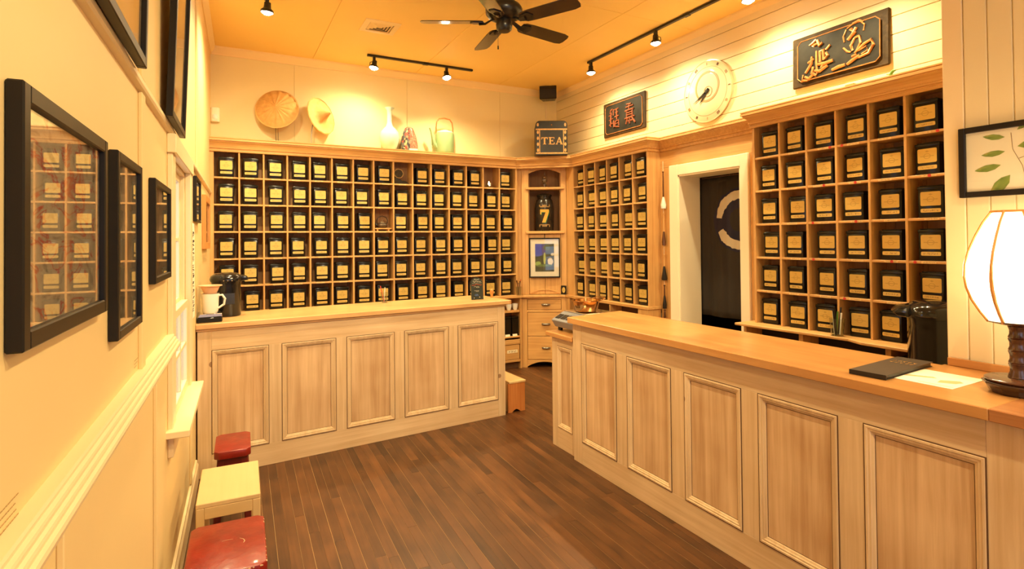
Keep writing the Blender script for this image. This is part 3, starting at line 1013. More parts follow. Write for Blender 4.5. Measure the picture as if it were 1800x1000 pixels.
# ================================================================== CEILING: fan, tracks, vent, speaker
fan = thing('ceiling_fan', 'black five-bladed ceiling fan with pull chain', 'fan', (1.985, 3.85, 3.375))
MB().lathe([(0, ZC - 3.375), (0.085, ZC - 3.375), (0.09, ZC - 3.40), (0.06, ZC - 3.43), (0.0, ZC - 3.43)][::-1], 28).build('canopy', 'blackmetal', fan, smooth=True)
MB().lathe([(0.018, 0.10), (0.018, 0.30)], 12).build('downrod', 'blackmetal', fan, smooth=True)
MB().lathe([(0.0, 0.015), (0.075, 0.015), (0.12, 0.035), (0.145, 0.065), (0.148, 0.10), (0.13, 0.13), (0.10, 0.15), (0.05, 0.165), (0.03, 0.20), (0.0, 0.20)], 40).build('motor_housing', 'blackmetal', fan, smooth=True)
MB().lathe([(0.0, -0.075), (0.045, -0.073), (0.062, -0.055), (0.066, -0.02), (0.058, 0.015), (0, 0.015)], 32).build('switch_housing', 'blackmetal', fan, smooth=True)
MB().tube([(-0.06, -0.02, -0.03), (-0.066, -0.022, -0.10), (-0.066, -0.022, -0.20)], 0.0015, 6).lathe([(0, -0.235), (0.006, -0.23), (0.005, -0.205), (0, -0.2)], 10, (-0.066, -0.022, 0)).build('pull_chain', 'blackmetal', fan)
pts = [(0.165, -0.045), (0.19, -0.062), (0.26, -0.068), (0.60, -0.072), (0.648, -0.060), (0.66, -0.03), (0.66, 0.03), (0.648, 0.060), (0.60, 0.072), (0.26, 0.068), (0.19, 0.062), (0.165, 0.045)]
bl0 = MB().prism(pts, 'z', -0.003, 0.003).build('blade', 'fanblade', fan, bevel=0.001)
ir0 = MB().tube([(0.06, 0, 0.03), (0.11, 0, 0.012), (0.15, 0, -0.012), (0.20, 0, -0.012)], [0.014, 0.016, 0.02, 0.028], 8, flat=0.45).prism([(0.16, -0.035), (0.24, -0.05), (0.27, 0), (0.24, 0.05), (0.16, 0.035)], 'z', -0.010, -0.004).build('blade_iron', 'blackmetal', fan)
for i in range(5):
    a = R(154 + 72 * i)
    b = bl0 if i == 0 else copy_part(bl0, fan)
    b.rotation_euler = (R(-13), 0, a)
    c = ir0 if i == 0 else copy_part(ir0, fan)
    c.rotation_euler = (R(-13), 0, a)


def lamp_head(parent, base, target, size=1.0):
    """an open track head: adapter stem, yoke, ring and glowing bulb, hanging from base (world)"""
    d = (Vector(target) - Vector(base)).normalized()
    e = Vector(base)
    q = d.to_track_quat('Z', 'Y').to_matrix().to_4x4()
    piv = Vector((0, 0, -0.095)) * size
    h = MB().box((-0.014, -0.014, -0.05), (0.014, 0.014, 0)).tube([(0, 0, -0.03), (0.0, 0, -0.06), piv], 0.009, 8)
    head = h.build('lamp_head', 'blackmetal', parent, loc=e - parent.location)
    mt = Matrix.Translation(piv) @ q
    MB().lathe([(0.0, -0.055), (0.026, -0.052), (0.029, -0.01), (0.036, 0.0), (0.05, 0.012), (0.053, 0.03), (0.050, 0.03), (0.046, 0.014), (0.0, -0.005)], 20, mtx=mt).build('lamp_shell', 'blackmetal', head, smooth=True)
    MB().lathe([(0.0, 0.0), (0.03, 0.002), (0.044, 0.016), (0.040, 0.034), (0.022, 0.046), (0.0, 0.050)], 20, mtx=mt).build('bulb', 'bulb', head, smooth=True)
    MB().tube([mt @ Vector(p) for p in ((0, 0.03, -0.03), (0.0, 0.05, -0.02), (0, 0.053, 0.01))], 0.004, 6).build('yoke', 'blackmetal', head)
    return e + piv + d * 0.075


def track(name, label, p, q, heads):
    t = thing(name, label, 'track light', ((p[0] + q[0]) / 2, (p[1] + q[1]) / 2, ZC))
    mb = MB()
    dx, dy = q[0] - p[0], q[1] - p[1]
    L = math.hypot(dx, dy)
    rr = math.atan2(dy, dx)
    mb.box((-L / 2, -0.017, -0.022), (L / 2, 0.017, 0))
    mb.build('rail', 'blackmetal', t, bevel=0.002, rot=(0, 0, rr))
    MB().box((-0.03, -0.02, -0.026), (0.03, 0.02, -0.0005)).build('joiner', 'blackmetal', t, rot=(0, 0, rr), loc=(0.04 * math.cos(rr), 0.04 * math.sin(rr), 0))
    for f, tgt, w, cone in heads:
        b = (p[0] + dx * f, p[1] + dy * f, ZC - 0.02)
        o = lamp_head(t, b, tgt)
        spot('spot_' + name, o, tgt, w, cone)
    return t


track('track_light', 'short black track with two lit spotlights above the back shelf', (1.41, 6.00), (2.66, 6.00),
      [(0.06, (1.1, 5.9, 1.2), 50, 165), (0.736, (2.4, 5.3, 0.8), 85, 150)])
track('track_light', 'long black track of spotlights along the boarded right wall', (3.74, 5.15), (3.74, 2.2),
      [(0.017, (3.72, 4.95, 1.5), 52, 165), (0.376, (3.76, 4.0, 1.5), 52, 165), (0.736, (3.74, 2.9, 1.5), 56, 165), (0.95, (3.4, 2.0, 1.4), 75, 150)])
track('track_light', 'black spotlight track near the left wall', (0.34, 5.0), (0.34, 2.6),
      [(0.03, (0.2, 5.2, 1.2), 80, 160), (0.6, (0.9, 4.4, 0.5), 120, 140)])
track('track_light', 'added unseen black spotlight track giving fill from behind the camera', (1.45, 1.6), (1.45, -1.2),  # unseen track, added as fill for counter, left wall and floor
      [(0.05, (1.3, 4.4, 0.4), 130, 120), (0.5, (0.1, 1.6, 0.8), 90, 150), (0.95, (1.2, -0.6, 0.8), 120, 150)])

vt = thing('ceiling_vent', 'square cream ceiling air vent with stepped louvres', 'vent', (1.34, 5.18, ZC), 0)
MB().ring(-0.165, 0.165, -0.155, 0.155, [(0, 0), (0.0, 0.008), (0.05, 0.012), (0.05, 0)]).build('flange', 'crown_white', vt, rot=(-PI / 2 + PI, 0, 0))
bx('duct', (-0.115, -0.105, -0.001), (0.115, 0.105, -0.0003), 'dark', vt, 0)
for i in range(4):
    s_ = 0.108 - i * 0.027
    MB().ring(-s_, s_, -s_ * 0.93, s_ * 0.93, [(0, 0.002), (0.0, 0.004), (0.022, 0.014), (0.022, 0.011)]).build('louvre', 'crown_white', vt, rot=(PI / 2, 0, 0))

sp = thing('wall_speaker', 'small black loudspeaker high in the room corner', 'speaker', (3.86, 6.22, 3.515), R(-38))
MB().prism([(-0.115, -0.05), (0.115, -0.05), (0.085, 0.09), (-0.085, 0.09)], 'z', 0, 0.175).build('cabinet', 'blackplastic', sp, bevel=0.008, seg=2)
MB().box((-0.108, -0.057, 0.01), (0.108, -0.05, 0.13)).build('grille', plain('speaker_grille', (0.012, 0.011, 0.011), 0.7), sp, bevel=0.004)
MB().tube([(0, 0.08, 0.09), (0.0, 0.16, 0.09), (0, 0.26, 0.09)], 0.012, 8).build('bracket', 'blackmetal', sp)
cab = MB().box((3.96, YB - 0.012, 2.71), (3.985, YB - 0.0005, 3.53)).build('cable_cover', 'board', bevel=0.003)
tag(cab, 'slim cream cable cover running down below the corner speaker', 'cable cover')
sn = thing('motion_sensor', 'small white motion sensor high in the left back corner', 'sensor', (-0.055, YB, 2.90))
MB().prism([(-0.045, 0), (0.045, 0), (0.045, -0.03), (0.03, -0.055), (-0.03, -0.055), (-0.045, -0.03)], 'z', 0.0, 0.15).build('housing', 'white', sn, bevel=0.01, seg=2, smooth=True)
MB().ball((0, -0.045, 0.05), (0.03, 0.02, 0.035)).build('lens', 'porcelain', sn, smooth=True)

# ================================================================== THINGS ON TOP OF THE SHELVES
ZT = 2.7085
straw = wood('straw', (0.55, 0.30, 0.09), (0.80, 0.50, 0.18), 'z', rough=0.7, fine=20, long=20, obj_var=0.02)
d = Vector((-0.30, -0.92, 0.24)).normalized()
qm = d.to_track_quat('Z', 'Y').to_matrix().to_4x4()
h1 = thing('straw_hat', 'wide conical straw hat leaning on a wire stand', 'hat', (0.53, 6.36, ZT))
mt = Matrix.Translation((0, -0.03, 3.07 - ZT)) @ qm
MB().lathe([(0.0, 0.072), (0.02, 0.066), (0.07, 0.052), (0.14, 0.028), (0.205, 0.0), (0.214, -0.006), (0.205, -0.010), (0.14, 0.018), (0.07, 0.042), (0.0, 0.058)], 96, mtx=mt,
           zfun=lambda a, r: 0.004 * min(1, r / 0.1) * (math.cos(a * 17) + 0.6 * math.cos(a * 29 + 1))).build('cone', straw, h1, smooth=True)
MB().lathe([(0.205, -0.008), (0.219, -0.006), (0.221, 0.0), (0.208, 0.004)], 64, mtx=mt).build('rim', straw, h1, smooth=True)
MB().tube([(-0.01, 0.0, 0.0), (-0.01, 0.02, 0.14), (-0.01, 0.02, 0.36)], 0.004, 6).tube([(0.012, 0.0, 0.0), (0.012, 0.02, 0.14), (0.012, 0.02, 0.36)], 0.004, 6).lathe([(0, 0.006), (0.045, 0.005), (0.045, 0), (0, 0)], 16).build('stand', 'pewter', h1)
h2 = thing('straw_hat', 'small straw hat with a tall pointed crown shown side on', 'hat', (0.90, 6.36, ZT))
d = Vector((0.66, -0.74, 0.05)).normalized()
qm = d.to_track_quat('Z', 'Y').to_matrix().to_4x4()
mt = Matrix.Translation((0.06, -0.03, 3.03 - ZT)) @ Matrix.Rotation(R(-14), 4, 'Y') @ qm
MB().lathe([(0.0, 0.165), (0.012, 0.150), (0.035, 0.105), (0.065, 0.055), (0.095, 0.028), (0.15, 0.018), (0.20, 0.030), (0.202, 0.024), (0.15, 0.008), (0.095, 0.016), (0.06, 0.04), (0.0, 0.13)], 72, mtx=mt,
           rfun=lambda a, r, z: 1 + 0.01 * math.cos(a * 36)).build('cone', straw, h2, smooth=True)
MB().lathe([(0.192, 0.022), (0.203, 0.018), (0.207, 0.028), (0.197, 0.034)], 64, mtx=mt, rfun=lambda a, r, z: 1 + 0.012 * math.cos(a * 50)).build('rim', straw, h2, smooth=True)
MB().tube([(-0.02, 0.0, 0.0), (-0.02, 0.0, 0.12), (0.0, -0.01, 0.30)], 0.006, 6).lathe([(0, 0.006), (0.04, 0.005), (0.04, 0), (0, 0)], 16, (-0.02, 0, 0)).build('stand', 'pewter', h2)

v = thing('vase', 'tall pale celadon bottle vase with narrow neck and flared lip', 'vase', (1.748, 6.35, ZT))
MB().lathe([(0, 0), (0.06, 0), (0.065, 0.01), (0.085, 0.04), (0.108, 0.11), (0.112, 0.17), (0.104, 0.215), (0.075, 0.255), (0.042, 0.285), (0.030, 0.33), (0.027, 0.42), (0.032, 0.475), (0.055, 0.500), (0.056, 0.506), (0.048, 0.505), (0.02, 0.47), (0, 0.46)], 40).build('body', 'vase', v, smooth=True)

# painted caddy: two tall tapering faces with patchwork paint
mt_, n, b = nt('painted_patchwork')
tc, (x, y, z) = gen_xyz(n)
br = N(n, 'ShaderNodeTexBrick', iScale=9.0)
br.inputs['Color1'].default_value = (0.45, 0.10, 0.05, 1)
br.inputs['Color2'].default_value = (0.60, 0.30, 0.20, 1)
br.inputs['Mortar'].default_value = (0.02, 0.015, 0.012, 1)
br.inputs['Mortar Size'].default_value = 0.05
br.inputs['Brick Width'].default_value = 0.55
br.inputs['Row Height'].default_value = 0.5
cbn = N(n, 'ShaderNodeCombineXYZ')
n.links.new(x, cbn.inputs[0])
n.links.new(z, cbn.inputs[1])
n.links.new(cbn.outputs[0], br.inputs['Vector'])
vo = N(n, 'ShaderNodeTexVoronoi', iScale=9.0)
n.links.new(tc.outputs['Generated'], vo.inputs['Vector'])
rp = N(n, 'ShaderNodeValToRGB')
rp.color_ramp.interpolation = 'CONSTANT'
el = rp.color_ramp.elements
el[0].color = (0.03, 0.03, 0.035, 1)
el[1].position = 0.35
el[1].color = (0.30, 0.05, 0.03, 1)
for p_, c_ in ((0.5, (0.22, 0.20, 0.12)), (0.62, (0.10, 0.10, 0.10)), (0.8, (0.5, 0.38, 0.2))):
    q_ = el.new(p_)
    q_.color = (*c_, 1)
n.links.new(vo.outputs['Color'], rp.inputs[0])
n.links.new(mixc(n, mth(n, 'GREATER_THAN', x, 0.5), rp.outputs[0], br.outputs[0]), b.inputs['Base Color'])
b.inputs['Roughness'].default_value = 0.35
pc = thing('painted_caddy', 'rounded wooden caddy painted in red, black and orange patchwork', 'caddy', (1.982, 6.35, ZT), R(-8))
MB().lathe([(0, 0), (0.11, 0), (0.115, 0.01), (0.108, 0.09), (0.092, 0.18), (0.066, 0.25), (0.05, 0.285), (0.02, 0.30), (0, 0.30)], 8, mtx=Matrix.Diagonal((1, 0.75, 1)) @ Matrix.Rotation(R(22.5), 3, 'Z')).build('body', mt_, pc, bevel=0.004)
for i in range(5):
    MB().prism([(-0.012, 0), (0.012, 0), (0.009, 0.03), (-0.009, 0.03)], 'y', -0.002, 0.002).build('tooth', 'paper', pc, loc=(0.0 + i * 0.02, -0.084, 0.002))

kt = thing('celadon_teapot', 'tall cylindrical green celadon teapot with orange bamboo handle', 'teapot', (2.435, 6.35, ZT))
MB().lathe([(0, 0), (0.105, 0), (0.112, 0.008), (0.115, 0.03), (0.115, 0.245), (0.110, 0.262), (0, 0.262)], 40).build('body', 'celadon', kt, smooth=True)
MB().lathe([(0, 0.262), (0.105, 0.262), (0.102, 0.278), (0.06, 0.290), (0, 0.292)], 36).lathe([(0, 0.29), (0.035, 0.292), (0.036, 0.303), (0, 0.306)], 20).build('lid', plain('cream_glaze', (0.72, 0.62, 0.40), 0.3), kt, smooth=True)
MB().tube([(-0.10, 0, 0.08), (-0.14, -0.005, 0.12), (-0.155, -0.008, 0.20), (-0.17, -0.01, 0.27), (-0.195, -0.012, 0.315)], [0.036, 0.030, 0.022, 0.017, 0.012], 12).build('spout', 'celadon', kt, smooth=True)
MB().tube([(-0.108, 0, 0.24), (-0.110, 0, 0.33), (-0.100, 0, 0.40), (-0.07, 0, 0.437), (0, 0, 0.45), (0.07, 0, 0.437), (0.098, 0, 0.40), (0.108, 0, 0.33), (0.108, 0, 0.24)], 0.0085, 8).build('handle', 'bamboo', kt, smooth=True)

tt = thing('tea_canister', 'large antique black canister lettered TEA in gold', 'canister', (3.74, 5.985, ZT), R(-27))
gold = plain('old_gold', (0.55, 0.30, 0.09), 0.5, mottled=0.35, mscale=30)
oldblack = plain('aged_black_tin', (0.016, 0.013, 0.009), 0.35, mottled=0.5, mscale=12)
pr = [(-0.20, 0), (0.20, 0), (0.20, 0.385)] + [(0.20 - 0.05 + 0.05 * math.cos(R(a)), 0.385 + 0.05 * math.sin(R(a))) for a in (20, 45, 70, 90)] + \
     [(-0.20 + 0.05 - 0.05 * math.cos(R(a)), 0.385 + 0.05 * math.sin(R(a))) for a in (90, 70, 45, 20)] + [(-0.20, 0.385)]
MB().prism(pr, 'y', -0.16, 0.14).build('body', oldblack, tt, bevel=0.006)
for z_ in (0.018, 0.318):
    bx('band', (-0.198, -0.163, z_), (0.198, -0.16, z_ + 0.018), gold, tt, 0)
for x_ in (-0.155, 0.145):
    bx('stripe', (x_, -0.163, 0.03), (x_ + 0.010, -0.16, 0.32), gold, tt, 0)
for sx_ in (-1, 1):
    for i in range(5):
        MB().prism([(0.014 * math.cos(2 * PI * k / 8), 0.022 * math.sin(2 * PI * k / 8)) for k in range(8)], 'y', -0.163, -0.16).build('ornament', gold, tt, loc=(0.172 * sx_, 0, 0.065 + 0.075 * i + (0.02 if i == 4 else 0)))
MB().lathe([(0, 0), (0.008, 0), (0.006, 0.012), (0, 0.014)], 12, mtx=Matrix.Rotation(R(90), 3, 'X')).build('knob', 'brass', tt, loc=(0, -0.16, 0.38))


def letters(parent, word, h, x0, z0, y, mat, w=0.082, sp=0.092, d=0.004):
    s_ = h
    for i, ch in enumerate(word):
        m_ = MB()
        X = x0 + i * sp

        def b2(a, c, e_, g, m_=m_, X=X):
            m_.box((X + a * w, y - d, z0 + c * s_), (X + e_ * w, y, z0 + g * s_))
        if ch == 'T':
            b2(.38, 0, .62, 1); b2(0, .86, 1, 1); b2(0, .70, .10, .9); b2(.90, .70, 1, .9); b2(.25, 0, .75, .08)
        elif ch == 'E':
            b2(.12, 0, .36, 1); b2(0, 0, .9, .10); b2(0, .90, .88, 1); b2(.3, .46, .68, .56); b2(.8, 0, .92, .28); b2(.78, .76, .88, 1); b2(.60, .38, .68, .64)
        elif ch == 'A':
            for q in ([(.0, 0), (.16, 0), (.54, .86), (.46, 1)], [(.46, 1), (.60, 1), (1.0, 0), (.72, 0)]):
                m_.prism([(X + a * w, z0 + c * s_) for a, c in q], 'y', y - d, y)
            b2(.22, .30, .78, .39); b2(-.06, 0, .26, .08); b2(.64, 0, 1.08, .08)
        m_.build('letter', mat, parent)


letters(tt, 'TEA', 0.092, -0.130, 0.135, -0.16, gold)

# ================================================================== RIGHT WALL: signs and clock
def strokes(parent, segs, mat, y, sc, ox, oz, name='brush_stroke', dep=0.008):
    for pts_, r_ in segs:
        path = [(ox + a * sc, y, oz + b_ * sc) for a, b_ in pts_]
        k_ = len(path)
        MB().tube(path, [max(0.0015, r_ * sc * (0.55 + 0.45 * math.sin(PI * (i + 0.6) / (k_ + 0.2)))) for i in range(k_)], 8).build(name, mat, parent, smooth=True)


copper = plain('copper_gilt', (0.55, 0.24, 0.08), 0.38, metal=0.55, mottled=0.3, mscale=25)
rust = plain('red_gilt', (0.24, 0.065, 0.025), 0.5, metal=0.1, mottled=0.4, mscale=30)
slate = plain('sign_slate', (0.022, 0.020, 0.015), 0.55, spec=0.2, mottled=0.5, mscale=9)
edgew = plain('sign_border', (0.050, 0.030, 0.011), 0.65, spec=0.25, mottled=0.5, mscale=22, bump=0.25)


def signboard(name, label, yc, zc, w, h, tilt, inset, raised):
    s_ = thing(name, label, 'sign', (XR - 0.017, yc, zc), 0, rot=(R(-tilt), 0, -PI / 2))
    bx('board', (-w / 2, -0.024, -h / 2), (w / 2, -0.002, h / 2), edgew, s_, 0.008)
    c_ = 0.03
    W_, H_ = w / 2 - inset, h / 2 - inset * 0.75
    MB().prism([(-W_ + c_, -H_), (W_ - c_, -H_), (W_, -H_ + c_), (W_, H_ - c_), (W_ - c_, H_), (-W_ + c_, H_), (-W_, H_ - c_), (-W_, -H_ + c_)], 'y', -0.024 - raised, -0.024).build('panel', slate, s_, bevel=0.003)
    lp = [(-W_ + c_, -H_), (W_ - c_, -H_), (W_, -H_ + c_), (W_, H_ - c_), (W_ - c_, H_), (-W_ + c_, H_), (-W_, H_ - c_), (-W_, -H_ + c_), (-W_ + c_, -H_)]
    MB().tube([(a, -0.024 - raised, b_) for a, b_ in lp], 0.0045, 6).build('border_bead', copper, s_)
    return s_


s1 = signboard('carved_sign', 'small dark carved signboard with two reddish Chinese characters', 5.0, 3.078, 0.745, 0.41, 0, 0.045, 0.004)
ch1 = [([(-.8, .6), (-.6, .9), (-.35, 1)], .09), ([(-.95, .35), (-.5, .5)], .08), ([(-.62, .7), (-.65, 0), (-.72, -.8)], .1), ([(-.95, -.1), (-.3, 0)], .07), ([(-.9, -.6), (-.35, -.45)], .09),
       ([(-.2, .95), (-.25, .3)], .08), ([(.0, .85), (.6, .9)], .08), ([(.1, .5), (.55, .55)], .08), ([(.3, .9), (.3, -.2)], .09), ([(.0, .1), (.65, .15)], .09), ([(.1, -.3), (.0, -.9)], .09),
       ([(.15, -.35), (.6, -.3), (.62, -.85)], .09), ([(.1, -.6), (.55, -.58)], .07), ([(-.2, -.2), (-.15, -.9)], .1), ([(.1, -.9), (.7, -1)], .08)]
strokes(s1, ch1, rust, -0.030, 0.115, -0.145, 0.0)
ch2 = [([(-.5, 1), (.2, .95)], .09), ([(-.6, .7), (.5, .75)], .09), ([(-.1, 1), (-.15, .4)], .09), ([(-.7, .35), (.6, .4)], .1), ([(-.5, .1), (.4, .15)], .08), ([(-.45, .35), (-.5, -.3)], .09), ([(.4, .4), (.35, -.3)], .09),
       ([(-.5, -.1), (.4, -.08)], .08), ([(-.75, -.4), (.7, -.35)], .1), ([(-.35, -.4), (-.6, -.95)], .1), ([(.0, -.4), (-.05, -1)], .1), ([(.3, -.4), (.75, -1)], .11), ([(-.3, -.7), (.4, -.7)], .08)]
strokes(s1, ch2, rust, -0.030, 0.115, 0.125, 0.0)
s2 = signboard('carved_sign', 'large dark carved signboard with two copper Chinese characters', 2.50, 3.052, 0.735, 0.405, 1.5, 0.055, 0.012)
cl = [([(-.1, 1.0), (-.45, .75), (-.25, .72)], .10), ([(-.05, .95), (.1, .6), (.25, .72)], .11), ([(-.25, .72), (.1, .78)], .09), ([(-.1, .35), (-.1, -.3), (-.05, -.95)], .07), ([(-.35, .1), (-.4, -.3), (-.75, -.75)], .09),
      ([(-.6, -.2), (-.25, -.05)], .08), ([(.1, .3), (.12, -.35)], .09), ([(.1, .25), (.3, .3), (.32, -.3)], .09), ([(.45, .25), (.7, .45)], .08), ([(.45, .1), (.55, -.1), (.4, -.25)], .09), ([(.0, -.45), (.4, -.5), (.85, -.45)], .11),
      ([(-.2, -.75), (.1, -.85), (.55, -.65)], .10), ([(-.8, -.95), (-.55, -1.1), (-.3, -.95)], .09), ([(-.3, -.5), (-.35, -.85), (-.1, -1.05)], .1), ([(.35, -.45), (.2, -.7)], .1), ([(-.9, -.8), (-.95, -1.1), (-.6, -1.2)], .07)]
strokes(s2, cl, copper, -0.038, 0.138, -0.14, 0.0)
cr2 = [([(.0, 1.15), (.35, 1.2), (.55, 1.05)], .08), ([(-.35, .95), (-.5, .6), (-.45, .3)], .05), ([(-.1, .9), (.1, .65), (-.25, .35)], .12), ([(.2, .9), (.0, .6)], .1), ([(-.3, 1.0), (.3, 1.25), (.62, .9), (.55, .6)], .05), ([(.1, .35), (-.1, .0), (.0, -.3)], .08),
       ([(.35, .4), (.4, .0), (.2, -.35)], .07), ([(.1, .35), (.35, .4)], .07), ([(-.5, .0), (-.3, -.25), (-.1, -.35)], .06), ([(.1, -.45), (.6, -.1), (.95, .0), (1.05, -.3), (.8, -.65), (.3, -.75)], .09), ([(.3, -.4), (.7, -.25), (.75, -.5), (.45, -.6)], .05),
       ([(-.3, -.95), (.0, -.8), (.35, -.65)], .10), ([(-.05, -.6), (.2, -.55)], .08)]
strokes(s2, cr2, copper, -0.038, 0.138, 0.125, 0.005)
strokes(s2, [([(-.5, 0), (0, .1), (.5, .12)], .14)], copper, -0.037, 0.10, 0.02, -0.135)

ck = thing('wall_clock', 'large round glass wall clock with dark hands', 'clock', (XR - 0.018, 3.762, 3.06), -PI / 2)
rx90 = Matrix.Rotation(R(90), 4, 'X')
MB().lathe([(0, 0.010), (0.29, 0.010), (0.296, 0.014), (0.29, 0.018), (0, 0.018)], 64, mtx=rx90).build('glass_dial', 'clockglass', ck, smooth=True)
MB().lathe([(0.288, 0.009), (0.297, 0.009), (0.297, 0.020), (0.288, 0.020), (0.288, 0.009)], 64, mtx=rx90).build('bezel', plain('clear_rim', (0.55, 0.42, 0.24), 0.15), ck, smooth=True)
tan = plain('clock_print', (0.30, 0.19, 0.08), 0.5)
MB().lathe([(0.128, 0.0185), (0.148, 0.0185), (0.148, 0.0205), (0.128, 0.0205), (0.128, 0.0185)], 56, c=(0.0, 0, 0.045), mtx=rx90).build('small_dial_ring', tan, ck)
MB().lathe([(0, 0.0182), (0.126, 0.0182), (0.126, 0.0188), (0, 0.0188)], 48, c=(0.0, 0, 0.045), mtx=rx90).build('small_dial', plain('pale_dial', (0.44, 0.40, 0.27), 0.4), ck)
MB().lathe([(0.232, 0.0185), (0.235, 0.0185), (0.235, 0.0195), (0.232, 0.0195), (0.232, 0.0185)], 56, mtx=rx90).build('minute_ring', tan, ck)
MB().lathe([(0.045, 0.0195), (0.052, 0.0195), (0.052, 0.0215), (0.045, 0.0215), (0.045, 0.0195)], 30, mtx=rx90, c=(0.01, 0, -0.005)).build('centre_ring', tan, ck)
for i in range(12):
    a = R(30 * i)
    m_ = MB()
    for j in range(1 + i % 3):
        m_.box((-0.004 + (j - (i % 3) / 2) * 0.012, -0.0215, -0.012), (0.003 + (j - (i % 3) / 2) * 0.012, -0.0185, 0.012))
    m_.build('numeral', 'stain' if i % 2 else tan, ck, loc=(0.262 * math.sin(a), 0, 0.262 * math.cos(a)), rot=(0, a, 0))
for L_, wd, ang, nm in ((0.19, 0.011, -118, 'minute_hand'), (0.145, 0.013, -140, 'hour_hand')):
    MB().prism([(-wd, -0.03), (wd, -0.03), (wd * 0.9, L_ * 0.3), (0.0008, L_), (-0.0008, L_), (-wd * 0.9, L_ * 0.3)], 'y', -0.026, -0.024).build(nm, 'black', ck, rot=(0, R(ang), 0))
MB().lathe([(0, 0.02), (0.018, 0.02), (0.018, 0.03), (0, 0.032)], 20, mtx=rx90).build('hub', 'black', ck)

gk = thing('gecko_figure', 'tiny green gecko figure on the right cornice', 'figurine', (4.07, 2.10, 2.7085))
MB().tube([(0, -0.03, 0.005), (0, -0.015, 0.006), (0, 0, 0.03), (0, 0.004, 0.055), (0, -0.012, 0.075), (0, -0.03, 0.078)], [0.003, 0.006, 0.011, 0.011, 0.010, 0.005], 8).build('body', 'green', gk, smooth=True)
for a, b_ in (((0, 0.0, 0.03), (0.0, 0.03, 0.035)), ((0, 0.0, 0.055), (0.0, 0.03, 0.062)), ((0, 0.0, 0.02), (0.0, 0.02, 0.0)), ((0, 0, 0.05), (0, -0.025, 0.045))):
    MB().tube([a, b_], 0.004, 6).build('leg', 'green', gk)

# ================================================================== ODD THINGS IN THE PIGEONHOLES
CW = 3.43 / 15
zrow = [z + 0.009 for z in ROWS] + [ZBOT]


def cell(c, r, dy=0.10):
    return (-0.065 + CW * (c + 0.5), 6.25 + dy, zrow[r])


st = thing('tea_strainer', 'round black tea strainer resting on a dark stand in the top row', 'strainer', cell(8, 0))
MB().lathe([(0, -0.004), (0.052, -0.004), (0.052, 0.004), (0, 0.004)], 28, mtx=Matrix.Translation((-0.035, -0.03, 0.125)) @ Matrix.Rotation(R(80), 4, 'X')).build('mesh', plain('wire_mesh', (0.05, 0.04, 0.03), 0.4, metal=0.6, mottled=0.6, mscale=120), st)
MB().lathe([(0.050, -0.007), (0.058, -0.007), (0.058, 0.007), (0.050, 0.007), (0.050, -0.007)], 28, mtx=Matrix.Translation((-0.035, -0.03, 0.125)) @ Matrix.Rotation(R(80), 4, 'X')).build('rim', 'chrome', st, smooth=True)
MB().prism([(-0.085, 0.0), (0.095, 0.0), (0.09, 0.012), (0.06, 0.035), (0.02, 0.045), (-0.03, 0.07), (-0.085, 0.09)], 'y', -0.035, 0.04).build('stand', 'black', st, bevel=0.008, seg=2)

lt = thing('glass_lotus', 'small clear glass lotus holder in the top row', 'glassware', cell(13, 0, 0.09))
MB().lathe([(0, 0), (0.035, 0), (0.045, 0.012), (0.042, 0.025), (0, 0.03)], 20).build('base', 'crystal', lt, smooth=True)
for i in range(8):
    a = 2 * PI * i / 8
    MB().prism([(-0.014, 0), (0.014, 0), (0.018, 0.03), (0.0, 0.07), (-0.018, 0.03)], 'y', -0.003, 0.003).build('petal', 'crystal', lt, loc=(0.035 * math.cos(a), 0.035 * math.sin(a), 0.022), rot=(R(-18), 0, a - PI / 2 + PI))

ws = thing('wooden_trivet', 'little wooden stand under the iron teapot', 'stand', cell(7, 2, 0.085))
bx('top', (-0.098, -0.05, 0.022), (0.098, 0.05, 0.036), 'shelf_x', ws)
for x_ in (-0.065, 0.065):
    bx('foot', (x_ - 0.008, -0.045, 0), (x_ + 0.008, 0.045, 0.022), 'shelf_x', ws)
p_ = cell(7, 2, 0.085)
it = thing('iron_teapot', 'small cast iron teapot with hoop handle on a wooden stand', 'teapot', (p_[0], p_[1], p_[2] + 0.0365))
MB().lathe([(0, 0), (0.04, 0), (0.058, 0.015), (0.064, 0.03), (0.055, 0.05), (0.03, 0.062), (0, 0.064)], 28).build('body', plain('iron', (0.10, 0.07, 0.045), 0.4, metal=0.3), it, smooth=True)
MB().lathe([(0, 0.060), (0.034, 0.058), (0.03, 0.068), (0.006, 0.072), (0.006, 0.08), (0.010, 0.088), (0, 0.094)], 20).build('lid', plain('iron_lid_reflection', (0.30, 0.24, 0.16), 0.35, metal=0.3), it, smooth=True)  # lid colour lightened to carry the beige reflection on its top
MB().tube([(-0.055, 0, 0.03), (-0.078, 0, 0.045), (-0.088, 0, 0.062)], [0.014, 0.010, 0.007], 8).build('spout', 'black', it, smooth=True)
MB().tube([(-0.056, 0, 0.05), (-0.062, 0, 0.09), (-0.045, 0, 0.125), (0, 0, 0.14), (0.045, 0, 0.125), (0.062, 0, 0.09), (0.056, 0, 0.05)], 0.0045, 8).build('handle', 'black', it, smooth=True)

# ---- corner cabinet contents
cmt = Matrix.LocRotScale(A_, cc.rotation_euler, None)


def incab(x_, y_, z_):
    return cmt @ Vector((x_, y_, z_))


